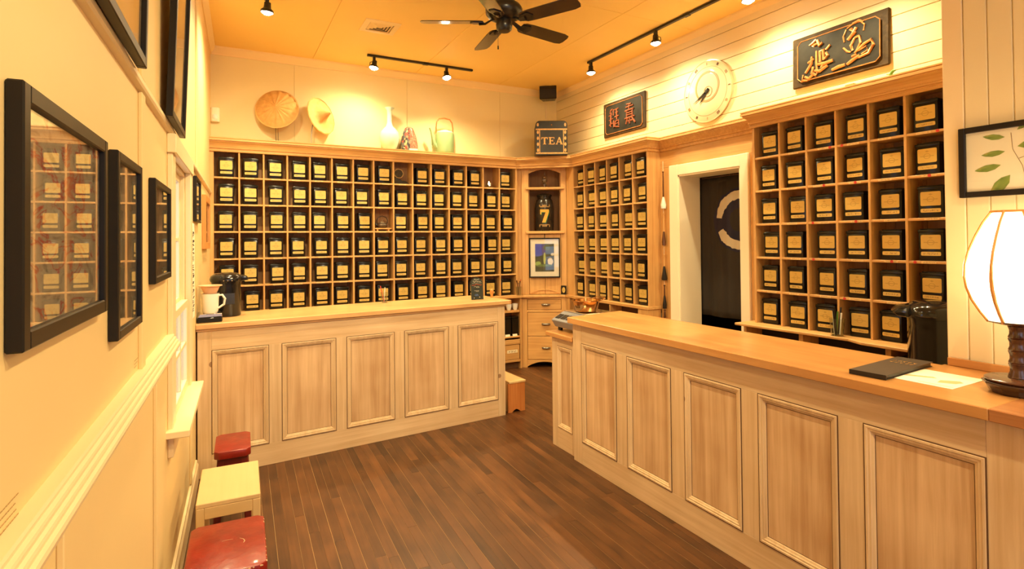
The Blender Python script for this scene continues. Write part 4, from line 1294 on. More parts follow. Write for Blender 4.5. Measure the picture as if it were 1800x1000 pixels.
fg = thing('glass_decanter', 'slim clear glass decanter in the arched niche', 'decanter', incab(0.30, 0.13, 2.3305))
MB().lathe([(0, 0), (0.075, 0), (0.078, 0.012), (0.05, 0.022), (0.035, 0.03), (0, 0.03)], 24).build('foot', 'crystal', fg, smooth=True)
MB().lathe([(0, 0.03), (0.02, 0.03), (0.028, 0.05), (0.018, 0.07), (0.034, 0.09), (0.036, 0.11), (0.022, 0.13), (0.026, 0.145), (0.012, 0.16), (0.010, 0.19), (0.005, 0.22), (0, 0.225)], 20).build('body', 'crystal', fg, smooth=True)

jar_black = plain('jar_black_lacquer', (0.022, 0.016, 0.011), 0.22, mottled=0.5, mscale=10)
jr = thing('tea_jar', 'big dark lacquered tea jar painted with a gold numeral 7', 'jar', incab(0.295, 0.133, 1.7625), rzd)
jr.scale = (1.06, 1.06, 1.06)
MB().lathe([(0, 0), (0.108, 0), (0.112, 0.01), (0.116, 0.10), (0.118, 0.28), (0.11, 0.34), (0.10, 0.385), (0.085, 0.40), (0.085, 0.43), (0, 0.43)], 36).build('body', jar_black, jr, smooth=True)
MB().lathe([(0, 0.43), (0.092, 0.43), (0.095, 0.445), (0.08, 0.462), (0.03, 0.472), (0, 0.474)], 30).build('lid', jar_black, jr, smooth=True)


def wrap(pts_, r_):
    """wrap a flat figure round the jar"""
    return [(r_ * math.sin(a / r_), -r_ * math.cos(a / r_), b_) for a, b_ in pts_]


def jarfig(polys, mat, r_, name):
    m_ = MB()
    for pl in polys:
        f_ = wrap(pl, r_)
        g_ = wrap(pl, r_ - 0.006)
        k_ = len(pl)
        m_.add(f_ + g_, [tuple(range(k_)), tuple(range(2 * k_ - 1, k_ - 1, -1))] + [(i, (i + 1) % k_, k_ + (i + 1) % k_, k_ + i) for i in range(k_)])
    return m_.build(name, mat, jr)


def bar(x0_, x1_, z0_, z1_, k_=6):
    return [[(x0_ + (x1_ - x0_) * i / k_, z1_), (x0_ + (x1_ - x0_) * (i + 1) / k_, z1_), (x0_ + (x1_ - x0_) * (i + 1) / k_, z0_), (x0_ + (x1_ - x0_) * i / k_, z0_)] for i in range(k_)]


def slant(xa, xb, za, xc, xd, zc, k_=5):
    """a slanting stroke from the top edge (xa..xb at za) to the bottom edge (xc..xd at zc)"""
    out = []
    for i in range(k_):
        t0, t1 = i / k_, (i + 1) / k_
        l = lambda a, b_, t: a + (b_ - a) * t
        out.append([(l(xa, xc, t0), l(za, zc, t0)), (l(xb, xd, t0), l(za, zc, t0)), (l(xb, xd, t1), l(za, zc, t1)), (l(xa, xc, t1), l(za, zc, t1))])
    return out


seven = bar(-.055, .055, .232, .265) + bar(-.055, -.040, .205, .234, 1) + slant(.014, .055, .234, -.032, .010, .105)
jarfig([[(a + 0.008, b_ - 0.008) for a, b_ in pl] for pl in seven], plain('numeral_green', (0.02, 0.16, 0.05), 0.4), 0.1225, 'numeral_shadow')
jarfig(seven, plain('numeral_gold', (0.70, 0.36, 0.05), 0.45), 0.1245, 'numeral')
jg = plain('jar_gold', (0.30, 0.18, 0.06), 0.45, mottled=0.5, mscale=60)
jarfig(bar(-.06, .06, .292, .305, 8) + bar(-.03, .03, .305, .322, 4) + bar(-.07, -.055, .30, .325, 1) + bar(.055, .07, .30, .325, 1), jg, 0.121, 'ornament')
jarfig(bar(-.06, .06, .072, .084, 8) + bar(-.03, .03, .055, .072, 4) + bar(-.07, -.055, .05, .08, 1) + bar(.055, .07, .05, .08, 1), jg, 0.1205, 'ornament')



def picture(name, label, w, h, loc, rot, fw_, dep, art, frame='frameblack', mat_w=0.0, cat='picture', glass=True, matc='paper', face='y'):
    """framed picture: local x right, z up, facing -y, back at y=0, bottom at z=0"""
    t = thing(name, label, cat, loc, 0, rot=rot)
    q = lambda nm, a, b_: bx(nm, a, b_, frame, t, 0.0025)
    q('frame_side', (-w / 2, -dep, 0), (-w / 2 + fw_, 0, h))
    q('frame_side', (w / 2 - fw_, -dep, 0), (w / 2, 0, h))
    q('frame_rail', (-w / 2 + fw_, -dep, 0), (w / 2 - fw_, 0, fw_))
    q('frame_rail', (-w / 2 + fw_, -dep, h - fw_), (w / 2 - fw_, 0, h))
    y_ = -dep * 0.45
    if mat_w:
        bx('mount', (-w / 2 + fw_, y_, fw_), (w / 2 - fw_, -0.001, h - fw_), matc, t, 0)
        bx('print', (-w / 2 + fw_ + mat_w, y_ - 0.001, fw_ + mat_w), (w / 2 - fw_ - mat_w, y_, h - fw_ - mat_w), art, t, 0)
    else:
        bx('print', (-w / 2 + fw_, y_, fw_), (w / 2 - fw_, -0.001, h - fw_), art, t, 0)
    if glass:
        bx('glass', (-w / 2 + fw_, y_ - 0.0045, fw_), (w / 2 - fw_, y_ - 0.0025, h - fw_), 'frameglass', t, 0)
    return t


def art_mat(name, ramp, scale=3.0, distort=2.5, stretch=(1, 1, 1), rough=0.6, seed=0.0):
    mt2, n2, b2 = nt(name)
    tc2 = N(n2, 'ShaderNodeTexCoord')
    mp2 = N(n2, 'ShaderNodeMapping')
    mp2.inputs['Scale'].default_value = stretch
    mp2.inputs['Location'].default_value = (seed, seed * 0.7, seed * 1.3)
    n2.links.new(tc2.outputs['Generated'], mp2.inputs[0])
    z2 = N(n2, 'ShaderNodeTexNoise', iScale=scale, iDetail=5.0, iDistortion=distort)
    n2.links.new(mp2.outputs[0], z2.inputs[0])
    r_ = N(n2, 'ShaderNodeValToRGB')
    e_ = r_.color_ramp.elements
    e_[0].position, e_[0].color = ramp[0][0], (*ramp[0][1], 1)
    e_[1].position, e_[1].color = ramp[-1][0], (*ramp[-1][1], 1)
    for p2, c2 in ramp[1:-1]:
        q2 = e_.new(p2)
        q2.color = (*c2, 1)
    n2.links.new(z2.outputs[0], r_.inputs[0])
    n2.links.new(r_.outputs[0], b2.inputs['Base Color'])
    b2.inputs['Roughness'].default_value = rough
    return mt2


photo_art, n, b = nt('bloom_photo')
tc, (x, y, z) = gen_xyz(n)
nz = N(n, 'ShaderNodeTexNoise', iScale=5.0, iDetail=4.0)
n.links.new(tc.outputs['Generated'], nz.inputs[0])
wv = mth(n, 'MULTIPLY_ADD', nz.outputs[0], 0.7, -0.35)


def blob(cx, cz, rx, rz_, soft=4.0):
    a = mth(n, 'DIVIDE', mth(n, 'SUBTRACT', x, cx), rx)
    c_ = mth(n, 'DIVIDE', mth(n, 'SUBTRACT', z, cz), rz_)
    r_ = mth(n, 'ADD', mth(n, 'SQRT', mth(n, 'ADD', mth(n, 'MULTIPLY', a, a), mth(n, 'MULTIPLY', c_, c_))), wv)
    return mth(n, 'MULTIPLY_ADD', r_, -soft, soft, clamp=True)


col = mixc(n, nz.outputs[0], (0.012, 0.018, 0.012), (0.05, 0.07, 0.03))
for args, cc_ in (((0.16, 0.80, 0.30, 0.30), (0.015, 0.05, 0.62)), ((0.46, 0.80, 0.12, 0.25), (0.04, 0.03, 0.30)), ((0.62, 0.86, 0.2, 0.12), (0.06, 0.10, 0.03)), ((0.5, 0.48, 0.07, 0.24), (0.42, 0.50, 0.12)),
                  ((0.15, 0.28, 0.16, 0.10), (0.28, 0.42, 0.10)), ((0.80, 0.36, 0.17, 0.16), (0.78, 0.72, 0.56)), ((0.92, 0.62, 0.10, 0.06), (0.70, 0.66, 0.55)), ((0.5, 0.22, 0.5, 0.05), (0.10, 0.18, 0.04))):
    col = mixc(n, blob(*args), col, cc_)
n.links.new(col, b.inputs['Base Color'])
b.inputs['Roughness'].default_value = 0.5
pp = incab(0.29, -0.004, 1.16)
picture('framed_photo', 'black framed photo of white blooms against blue on the corner cabinet', 0.40, 0.515, pp, (0, 0, rzd), 0.016, 0.022, photo_art, mat_w=0.062, matc=plain('mount_white', (0.85, 0.82, 0.74), 0.7))
cd = thing('hanging_cord', 'thin dark cord the framed photo hangs from', 'cord', incab(0.29, 0.004, 1.66))
MB().tube([(0, 0, 0.0), (0, 0, 0.066)], 0.003, 6).build('cord', 'black', cd)

# ---- cups and tins low in the base cabinet
for x_, lab in ((3.262, 'white teacup without visible handle in the low cabinet'), (3.352, 'white teacup with a dark mark in the low cabinet')):
    c_ = thing('teacup', lab, 'cup', (x_, 6.27, 0.7485), R(70), 'white cups in the low back cabinet')
    MB().lathe([(0, 0), (0.022, 0), (0.028, 0.01), (0.036, 0.05), (0.038, 0.082), (0.034, 0.08), (0.025, 0.015), (0, 0.012)], 24).build('bowl', 'porcelain', c_, smooth=True)
    MB().tube([(0.033, 0, 0.02), (0.055, 0, 0.03), (0.056, 0, 0.055), (0.036, 0, 0.065)], 0.005, 8).build('handle', 'porcelain', c_, smooth=True)
for x_, lab in ((3.235, 'plain black tin at the left of the low cabinet shelf'), (3.34, 'plain black tin at the right of the low cabinet shelf')):
    c_ = thing('storage_tin', lab, 'tin', (x_, 6.29, 0.4185), 0, 'plain tins in the low back cabinet')
    bx('body', (-0.047, -0.05, 0), (0.047, 0.05, 0.225), 'tin', c_, 0.006)
    bx('lid', (-0.049, -0.052, 0.2255), (0.049, 0.052, 0.25), 'tin', c_, 0.006)
    cdd = MB().prism([(-0.035, 0), (0.035, 0), (0.03, 0.05), (-0.03, 0.05)], 'y', -0.002, 0.0).build('name_card', 'paper', loc=(x_ - 0.01, 6.235, 0.4185), rot=(R(-15), 0, 0))
    tag(cdd, 'small cream card leaning on the ' + lab[6:15] + (' left' if x_ < 3.3 else ' right'), 'card', 'cards in the low back cabinet')
    cdd['label'] = 'small cream card in front of the %s low black tin' % ('left' if x_ < 3.3 else 'right')
rc = random.Random(3)
for i in range(8):
    yy = 5.50 - 0.055 * i - 0.0
    c_ = MB().lathe([(0, 0), (0.018, 0), (0.024, 0.01), (0.031, 0.06), (0.029, 0.062), (0.02, 0.012), (0, 0.01)], 18).build('teacup', 'porcelain', smooth=True, loc=(3.965 + 0.02 * (i % 2), yy, 0.6785))
    c_['group'] = 'white cups in the cabinet left of the doorway'
    tag(c_, 'upturned white cup in the cabinet left of the doorway, %s from the corner' % ORD[i], 'cup')
    if i % 2:
        c_.rotation_euler = (PI, 0, 0)
        c_.location.z += 0.0625
for i, (w_, h_, mm) in enumerate(((0.17, 0.13, plain('book_dark', (0.03, 0.028, 0.022), 0.5)), (0.15, 0.11, plain('book_red', (0.30, 0.02, 0.015), 0.5)))):
    yb = 2.02 - (0.0 if i == 0 else 0.19)
    yb = 1.99 if i == 0 else 1.897
    bk_ = thing('book', ('dark green book lying low right of the doorway', 'red book lying low right of the doorway')[i], 'book', (3.99, yb - 0.0, 0.7205), 0)
    if i == 0:
        bk_.location.y = 1.9925
    w_ = 0.095 if i == 0 else 0.085
    bx('pages', (-0.08, -w_ / 2 + 0.004, 0.004), (0.078, w_ / 2 - 0.004, h_ - 0.004), 'paper', bk_, 0)
    bx('cover', (-0.085, -w_ / 2, 0), (0.085, w_ / 2, 0.004), mm, bk_, 0.001)
    bx('cover', (-0.085, -w_ / 2, h_ - 0.004), (0.085, w_ / 2, h_), mm, bk_, 0.001)
    bx('spine', (-0.087, -w_ / 2, 0), (-0.083, w_ / 2, h_), mm, bk_, 0.001)

# ---- on the ledge
def tumbler(parent, r0, r1, h, mat='glass'):
    return MB().lathe([(0, 0), (r0, 0), (r1, h), (r1 - 0.003, h), (r0 - 0.003, 0.006), (0, 0.006)], 24).build('tumbler', mat, parent, smooth=True)


uj = thing('utensil_glass', 'glass of wooden and metal tea scoops at the corner of the ledge', 'utensil holder', (3.375, 6.208, 0.9415))
tumbler(uj, 0.030, 0.038, 0.11)
for dx, dy, hh, mm in ((-0.015, 0.0, 0.19, 'darkwood'), (0.02, 0.01, 0.20, 'bamboo'), (0.0, -0.01, 0.16, 'chrome'), (0.012, 0.0, 0.18, 'darkwood')):
    MB().tube([(dx * 0.3, dy, 0.01), (dx * 1.2, dy, hh * 0.7), (dx * 1.9, dy, hh)], [0.003, 0.004, 0.010], 8, flat=0.5).build('scoop', mm, uj)
oc = thing('framed_card', 'small black card with a gold oval on the ledge', 'card', (3.905, 5.965, 0.9415), R(-50))
bx('card', (-0.036, -0.004, 0), (0.036, 0.004, 0.115), 'black', oc, 0.001)
MB().prism([(0.021 * math.cos(2 * PI * i / 24), 0.036 * math.sin(2 * PI * i / 24)) for i in range(24)], 'y', -0.006, -0.004).build('oval', 'label', oc, loc=(0, 0, 0.058))
pg = thing('pen_tumbler', 'clear tumbler of pens on the ledge right of the doorway', 'pen holder', (3.90, 2.40, 0.942))
tumbler(pg, 0.040, 0.050, 0.125)
for dx, dy, hh, mm in ((-0.02, 0.0, 0.21, 'black'), (0.03, 0.0, 0.20, 'black'), (0.0, 0.02, 0.17, 'porcelain'), (0.012, -0.015, 0.165, 'porcelain'), (-0.01, 0.012, 0.18, 'blackplastic'), (0.02, 0.01, 0.17, 'green')):
    MB().tube([(dx * 0.4, dy, 0.01), (dx * 1.6, dy * 1.4, hh)], [0.005, 0.006], 8).build('pen', mm, pg, smooth=True)


def urn(name, label, loc, rz, s_, sticker=False):
    t = thing(name, label, 'urn', loc, rz)
    prof = []
    k = 20

    def ov(a, b, z, n_=28):
        return [(a * math.copysign(abs(math.cos(2 * PI * i / n_)) ** 0.7, math.cos(2 * PI * i / n_)), b * math.copysign(abs(math.sin(2 * PI * i / n_)) ** 0.7, math.sin(2 * PI * i / n_)), z) for i in range(n_)]

    def loft(rings, nm, mat):
        n_ = len(rings[0])
        vs = [p for r_ in rings for p in r_]
        fs = [(i * n_ + j, i * n_ + (j + 1) % n_, (i + 1) * n_ + (j + 1) % n_, (i + 1) * n_ + j) for i in range(len(rings) - 1) for j in range(n_)]
        fs += [tuple(range(n_))[::-1], tuple(range(len(vs) - n_, len(vs)))]
        return MB().add([(a * s_, b * s_, c * s_) for a, b, c in vs], fs).build(nm, mat, t, smooth=True)
    loft([ov(0.105, 0.12, 0), ov(0.11, 0.125, 0.01), ov(0.108, 0.123, 0.25), ov(0.112, 0.13, 0.28)], 'body', 'blackplastic')
    top = [ov(0.118, 0.135, 0.281), ov(0.122, 0.14, 0.30), ov(0.115, 0.13, 0.325), ov(0.085, 0.10, 0.345), ov(0.03, 0.04, 0.352)]
    loft(top, 'lid', 'blackplastic')
    MB().add(*(lambda b_: (b_.v, b_.f))(MB().prism([(0.08 * s_, 0.275 * s_), (0.155 * s_, 0.285 * s_), (0.17 * s_, 0.30 * s_), (0.15 * s_, 0.322 * s_), (0.08 * s_, 0.338 * s_)], 'y', -0.055 * s_, 0.055 * s_))).build('spout_hood', 'blackplastic', t, bevel=0.012, seg=2, smooth=True)
    bx('control_panel', (-0.03 * s_, -0.128 * s_, 0.10 * s_), (0.06 * s_, -0.122 * s_, 0.19 * s_), 'lcd', t, 0.002)
    for i in range(3):
        MB().ball(((-0.02 + 0.03 * i) * s_, -0.135 * s_, 0.292 * s_), 0.006 * s_, 8, 6).build('button', 'chrome', t)
    if sticker:
        bx('sticker', (0.03 * s_, -0.1265 * s_, 0.02 * s_), (0.07 * s_, -0.1245 * s_, 0.10 * s_), 'paper', t, 0)
    return t


urn('water_urn', 'big black hot water urn beside the partition', (3.545, 1.605, 0.8305), R(125), 1.3, True)

# ---- on the back counter
cmt1 = Matrix.LocRotScale(a0, w1.rotation_euler, None)


def onc1(x_, y_, z_=1.0825):
    return cmt1 @ Vector((x_, y_, z_))


urn('water_urn', 'black hot water urn on the left end of the back counter', onc1(0.215, 0.40), rz1 + R(-4), 0.95)
sc = thing('weighing_scale', 'silver and black tea scale at the left end of the back counter', 'scale', onc1(0.075, 0.12), rz1)
bx('base', (-0.075, -0.09, 0), (0.085, 0.10, 0.035), 'blackplastic', sc, 0.006)
MB().prism([(-0.075, 0.036), (0.085, 0.036), (0.082, 0.062), (-0.06, 0.062)], 'y', -0.085, 0.10).build('platform', 'chrome', sc, bevel=0.004)
jg_ = thing('glass_jug', 'clear glass jug with a white handle on the small scale', 'jug', onc1(0.10, 0.11, 1.0825 + 0.1865 - 0.0), rz1)
jg_.location = onc1(0.085, 0.075, 1.0825 + 0.0625)
MB().lathe([(0, 0), (0.045, 0), (0.052, 0.02), (0.055, 0.10), (0.06, 0.14), (0.057, 0.14), (0.05, 0.02), (0, 0.008)], 28).build('body', plain('frosted_glass', (0.85, 0.84, 0.78), 0.25), jg_, smooth=True)
MB().tube([(0.045, -0.02, 0.125), (0.075, -0.03, 0.13), (0.092, -0.035, 0.10), (0.085, -0.03, 0.06), (0.05, -0.02, 0.035)], [0.007, 0.008, 0.008, 0.008, 0.007], 8).build('handle', 'porcelain', jg_, smooth=True)
bw = thing('peach_dish', 'translucent peach filter cone sitting on the jug', 'dish', onc1(0.085, 0.075, 1.0825 + 0.0625 + 0.1405), rz1)
MB().lathe([(0, 0), (0.04, 0), (0.062, 0.05), (0.078, 0.055), (0.078, 0.06), (0.058, 0.058), (0.036, 0.006), (0, 0.006)], 28).build('cone', plain('peach_plastic', (0.80, 0.48, 0.30), 0.35), bw, smooth=True)
pt = thing('straw_tumbler', 'clear tumbler with a red stirrer on the back counter', 'tumbler', onc1(1.525, 0.50))
tumbler(pt, 0.026, 0.032, 0.095)
MB().tube([(0.0, 0, 0.01), (-0.035, 0, 0.155)], [0.004, 0.004], 6).build('stirrer', 'redsticker', pt)
MB().tube([(0.0, 0.005, 0.01), (0.01, 0.01, 0.14)], [0.003, 0.003], 6).build('stirrer', 'porcelain', pt)

sb = thing('chalk_sign', 'small black chalkboard sign with arched top on the back counter', 'sign', onc1(2.341, 0.20), rz1 + R(-2), rot=(R(-6), 0, rz1 + R(-2)))
prs = [(-0.064, 0), (0.064, 0), (0.064, 0.165)] + [(0.064 * math.cos(R(a)) * (1 - 0.12 * math.sin(R(a))), 0.165 + 0.045 * math.sin(R(a))) for a in range(20, 180, 20)] + [(-0.064, 0.165)]
MB().prism(prs, 'y', -0.008, 0.0).build('board', plain('chalkboard', (0.022, 0.030, 0.026), 0.5, mottled=0.35, mscale=14), sb, bevel=0.0015)
chalk = plain('chalk', (0.62, 0.58, 0.46), 0.8)
rchalk = plain('red_chalk', (0.42, 0.10, 0.05), 0.8)
bchalk = plain('blue_chalk', (0.06, 0.10, 0.20), 0.8)


def scrawl(z_, x0_, x1_, h_, mat, n_, seed, parent=sb, y_=-0.0088, r_=0.0011):
    rg = random.Random(seed)
    p3 = [(x0_ + (x1_ - x0_) * i / n_, y_, z_ + rg.uniform(-h_, h_)) for i in range(n_ + 1)]
    MB().tube(p3, r_, 5).build('chalk_line', mat, parent)


scrawl(0.190, -0.030, 0.026, 0.008, chalk, 7, 1, r_=0.0022)
scrawl(0.172, -0.044, 0.042, 0.006, chalk, 12, 2, r_=0.002)
scrawl(0.158, -0.05, 0.05, 0.0008, chalk, 3, 3)
scrawl(0.142, -0.054, 0.05, 0.006, rchalk, 14, 4, r_=0.0024)
scrawl(0.122, -0.034, 0.022, 0.003, chalk, 12, 5)
scrawl(0.115, -0.010, 0.026, 0.002, chalk, 8, 6)
scrawl(0.086, -0.032, 0.018, 0.002, chalk, 10, 7)
scrawl(0.077, -0.014, 0.016, 0.002, chalk, 7, 8)
scrawl(0.045, -0.03, 0.008, 0.012, bchalk, 10, 9, r_=0.005)
scrawl(0.045, -0.02, 0.004, 0.008, chalk, 7, 10, r_=0.0018)
scrawl(0.015, -0.04, -0.034, 0.004, chalk, 3, 11, r_=0.003)
scrawl(0.022, 0.018, 0.026, 0.004, chalk, 3, 12, r_=0.003)
eg = thing('wooden_scoop', 'small rounded wooden tea scoop standing on the back counter', 'scoop', onc1(2.548, 0.28), 0)
MB().lathe([(0, 0), (0.013, 0), (0.012, 0.02), (0.017, 0.04), (0.020, 0.06), (0.017, 0.078), (0.008, 0.086), (0, 0.088)], 20).build('body', 'orangewood', eg, smooth=True)

# ---- kitchen scale with brass pan on the low cabinet
ks = thing('counter_scale', 'grey digital counter scale on the short end cabinet', 'scale', (2.615, 3.70, 0.9085), -PI / 2)
MB().prism([(-0.15, 0.03), (0.15, 0.03), (0.15, 0.145), (-0.15, 0.145)], 'y', -0.05, 0.19).build('housing', 'grey', ks, bevel=0.008, seg=2)
MB().add([(-0.14, -0.19, 0.03), (0.14, -0.19, 0.03), (0.15, -0.049, 0.03), (-0.15, -0.049, 0.03), (-0.158, -0.215, 0.085), (0.152, -0.215, 0.085), (0.152, -0.10, 0.145), (-0.155, -0.10, 0.145), (0.15, -0.049, 0.145), (-0.15, -0.049, 0.145)],
         [(0, 3, 2, 1), (0, 1, 5, 4), (4, 5, 6, 7), (7, 6, 8, 9), (2, 3, 9, 8), (1, 2, 8, 6, 5), (0, 4, 7, 9, 3)]).build('display_housing', 'grey', ks, bevel=0.004)
f0, f1 = Vector((0, -0.212, 0.0895)), Vector((0, -0.107, 0.1425))
nn = Vector((0, -0.5, 0.87)).normalized() * 0.002
mface = MB()
for a, c_ in ((-0.14, -0.08), (-0.065, -0.005), (0.01, 0.06)):
    p0 = f0.lerp(f1, 0.22)
    p1 = f0.lerp(f1, 0.72)
    o_ = MB().add([(a, p0.y + nn.y, p0.z + nn.z), (c_, p0.y + nn.y, p0.z + nn.z), (c_, p1.y + nn.y, p1.z + nn.z), (a, p1.y + nn.y, p1.z + nn.z),
                   (a, p0.y - nn.y, p0.z - nn.z), (c_, p0.y - nn.y, p0.z - nn.z), (c_, p1.y - nn.y, p1.z - nn.z), (a, p1.y - nn.y, p1.z - nn.z)],
                  [(0, 1, 2, 3), (7, 6, 5, 4), (0, 4, 5, 1), (1, 5, 6, 2), (2, 6, 7, 3), (3, 7, 4, 0)]).build('display', 'lcd', ks)
bx('weighing_plate', (-0.155, -0.09, 0.1455), (0.15, 0.195, 0.153), 'chrome', ks, 0.003)
for a, c_ in ((-0.12, -0.15), (0.12, -0.15), (-0.12, 0.15), (0.12, 0.15)):
    MB().lathe([(0, 0), (0.02, 0), (0.02, 0.03), (0, 0.03)], 14).build('foot', 'blackplastic', ks, loc=(a, c_, 0))
bp_ = thing('brass_pan', 'polished brass scale pan on the digital scale', 'pan', (2.63, 3.69, 1.0625), R(20))
MB().lathe([(0, 0), (0.085, 0), (0.098, 0.01), (0.116, 0.085), (0.128, 0.092), (0.128, 0.096), (0.113, 0.092), (0.093, 0.012), (0, 0.006)], 40, mtx=Matrix.Diagonal((1.05, 0.9, 1))).build('bowl', 'brass', bp_, smooth=True)
MB().tube([(0.05, -0.10, 0.085), (0.09, -0.12, 0.105), (0.14, -0.06, 0.11), (0.15, 0.0, 0.105), (0.13, 0.05, 0.09)], [0.004, 0.012, 0.015, 0.012, 0.004], 8, flat=0.35).build('pouring_lip', 'brass', bp_, smooth=True)

# ---- lamp, menu and leaflet on the right counter
lp_ = thing('table_lamp', 'lit table lamp with white ribbed paper shade on a dark bamboo-shaped stem', 'lamp', (2.595, 0.925, 1.0675), R(20))
MB().lathe([(0, 0), (0.082, 0), (0.085, 0.006), (0.092, 0.022), (0.103, 0.032), (0.107, 0.038), (0.103, 0.042), (0, 0.042)], 12).build('plinth', 'darkstand', lp_, bevel=0.002)
MB().lathe([(0, 0.0422), (0.092, 0.0422), (0.098, 0.048), (0.098, 0.052), (0.092, 0.056), (0, 0.057)], 40).build('base', 'darkwood', lp_, smooth=True)
stem = [(0, 0.057), (0.034, 0.058), (0.031, 0.066)]
for i in range(4):
    z0 = 0.066 + i * 0.046
    stem += [(0.0315, z0 + 0.002), (0.0265, z0 + 0.014), (0.0265, z0 + 0.028), (0.032, z0 + 0.042), (0.029, z0 + 0.0445)]
stem += [(0.034, 0.252), (0, 0.253)]
stem = [(r_ * 0.88, z_) for r_, z_ in stem]
MB().lathe(stem, 28).build('stem', 'darkwood', lp_, smooth=True)
zs0 = 0.262
shade_prof = [(0.082, 0.0), (0.106, 0.035), (0.131, 0.080), (0.147, 0.125), (0.153, 0.165), (0.151, 0.21), (0.139, 0.26), (0.118, 0.315), (0.092, 0.37), (0.067, 0.408)]
shade_prof = [(r_, z_ + zs0) for r_, z_ in shade_prof]
shade_m, n, b = nt('lit_paper_shade')
b.inputs['Base Color'].default_value = (0.9, 0.82, 0.62, 1)
b.inputs['Roughness'].default_value = 0.8
b.inputs['Emission Color'].default_value = (1.0, 0.80, 0.46, 1)
b.inputs['Emission Strength'].default_value = 4.2
MB().lathe(shade_prof, 48).build('shade', shade_m, lp_, smooth=True)
rib_glow = plain('shade_rib', (0.66, 0.30, 0.07), 0.5)  # base colour brightened to stand in for lamplight glowing through the ribs
rib = MB().tube([((r_ + 0.001), 0, z_) for r_, z_ in shade_prof], 0.0045, 6, flat=1.5).build('shade_rib', rib_glow, lp_)
for i in range(8):
    rr_ = rib if i == 0 else copy_part(rib, lp_)
    rr_.rotation_euler = (0, 0, 2 * PI * i / 8 + 0.33)
MB().lathe([(0, zs0 - 0.012), (0.05, zs0 - 0.010), (0.086, zs0 - 0.002), (0.091, zs0 + 0.004), (0.084, zs0 + 0.005), (0.03, zs0 - 0.005), (0, zs0 - 0.005)], 40).build('shade_tray', 'darkwood', lp_, smooth=True)
MB().lathe([(0.063, zs0 + 0.405), (0.072, zs0 + 0.405), (0.072, zs0 + 0.413), (0.063, zs0 + 0.413), (0.063, zs0 + 0.405)], 40).build('shade_hoop', rib_glow, lp_)

mn = thing('menu_book', 'closed dark brown menu with gold lettering on the right counter', 'menu', (2.585, 1.353, 1.0675), R(4.5))
bx('back_cover', (-0.215, -0.071, 0), (0.215, 0.071, 0.003), 'black', mn, 0.0008)
bx('pages', (-0.205, -0.066, 0.003), (0.21, 0.066, 0.017), 'black', mn, 0)
bx('front_cover', (-0.215, -0.071, 0.017), (0.222, 0.071, 0.020), plain('menu_brown', (0.055, 0.035, 0.020), 0.5), mn, 0.0008)
bx('spine', (-0.2165, -0.0715, 0), (-0.2125, 0.0715, 0.0202), 'black', mn, 0.0008)
gmn = plain('menu_gold', (0.62, 0.36, 0.09), 0.4, metal=0.4)
rg = random.Random(9)
for row in range(2):
    for i in range(5):
        p3 = [(0.085 + row * 0.035 + rg.uniform(-0.012, 0.012), -0.045 + 0.02 * i + rg.uniform(-0.004, 0.010), 0.0203) for _ in range(5)]
        MB().tube(p3, 0.0016, 5, flat=0.4).build('gilt_lettering', gmn, mn)

lf = thing('leaflet', 'pale printed leaflet lying beside the menu', 'leaflet', (2.582, 1.18, 1.0675), R(1))
bx('sheet', (-0.136, -0.108, 0), (0.136, 0.108, 0.0012), 'paper', lf, 0)
tanp = plain('leaflet_print', (0.62, 0.42, 0.20), 0.7)
MB().prism([(-0.06, 0.108), (-0.02, 0.03), (0.0, 0.0), (0.015, 0.02), (-0.03, 0.108)], 'z', 0.0012, 0.0016).build('printed_shape', tanp, lf)
MB().prism([(-0.07, -0.03), (-0.02, -0.02), (0.02, -0.07), (0.0, -0.09), (-0.04, -0.08)], 'z', 0.0012, 0.0016).build('printed_shape', tanp, lf)
MB().prism([(-0.11, -0.10), (-0.105, -0.10), (-0.105, 0.02), (-0.11, 0.02)], 'z', 0.0012, 0.0016).build('printed_line', tanp, lf)

# ---- botanical picture on the partition
bp2 = picture('botanical_picture', 'black framed botanical print of a green leafy branch on the partition', 0.52, 0.305, (XP - 0.004, 1.222 - 0.26, 1.817), (0, 0, -PI / 2), 0.024, 0.028, 'paper', glass=True)
leafm = art_mat('leaf_green', [(0.3, (0.10, 0.20, 0.02)), (0.55, (0.22, 0.32, 0.05)), (0.75, (0.50, 0.38, 0.08))], 2.0, 0.5)
twig = plain('twig_brown', (0.28, 0.15, 0.06), 0.6)
yb_ = -0.0135


def leaf(x_, z_, L_, w_, a):
    L_, w_ = L_ * 1.1, w_ * 1.35
    MB().prism([(0, 0), (L_ * 0.25, w_ * 0.8), (L_ * 0.55, w_), (L_ * 0.85, w_ * 0.5), (L_, 0), (L_ * 0.85, -w_ * 0.4), (L_ * 0.55, -w_ * 0.8), (L_ * 0.25, -w_ * 0.65)], 'y', yb_ - 0.0005, yb_).build('painted_leaf', leafm, bp2, loc=(x_, 0, z_), rot=(0, -R(a), 0))


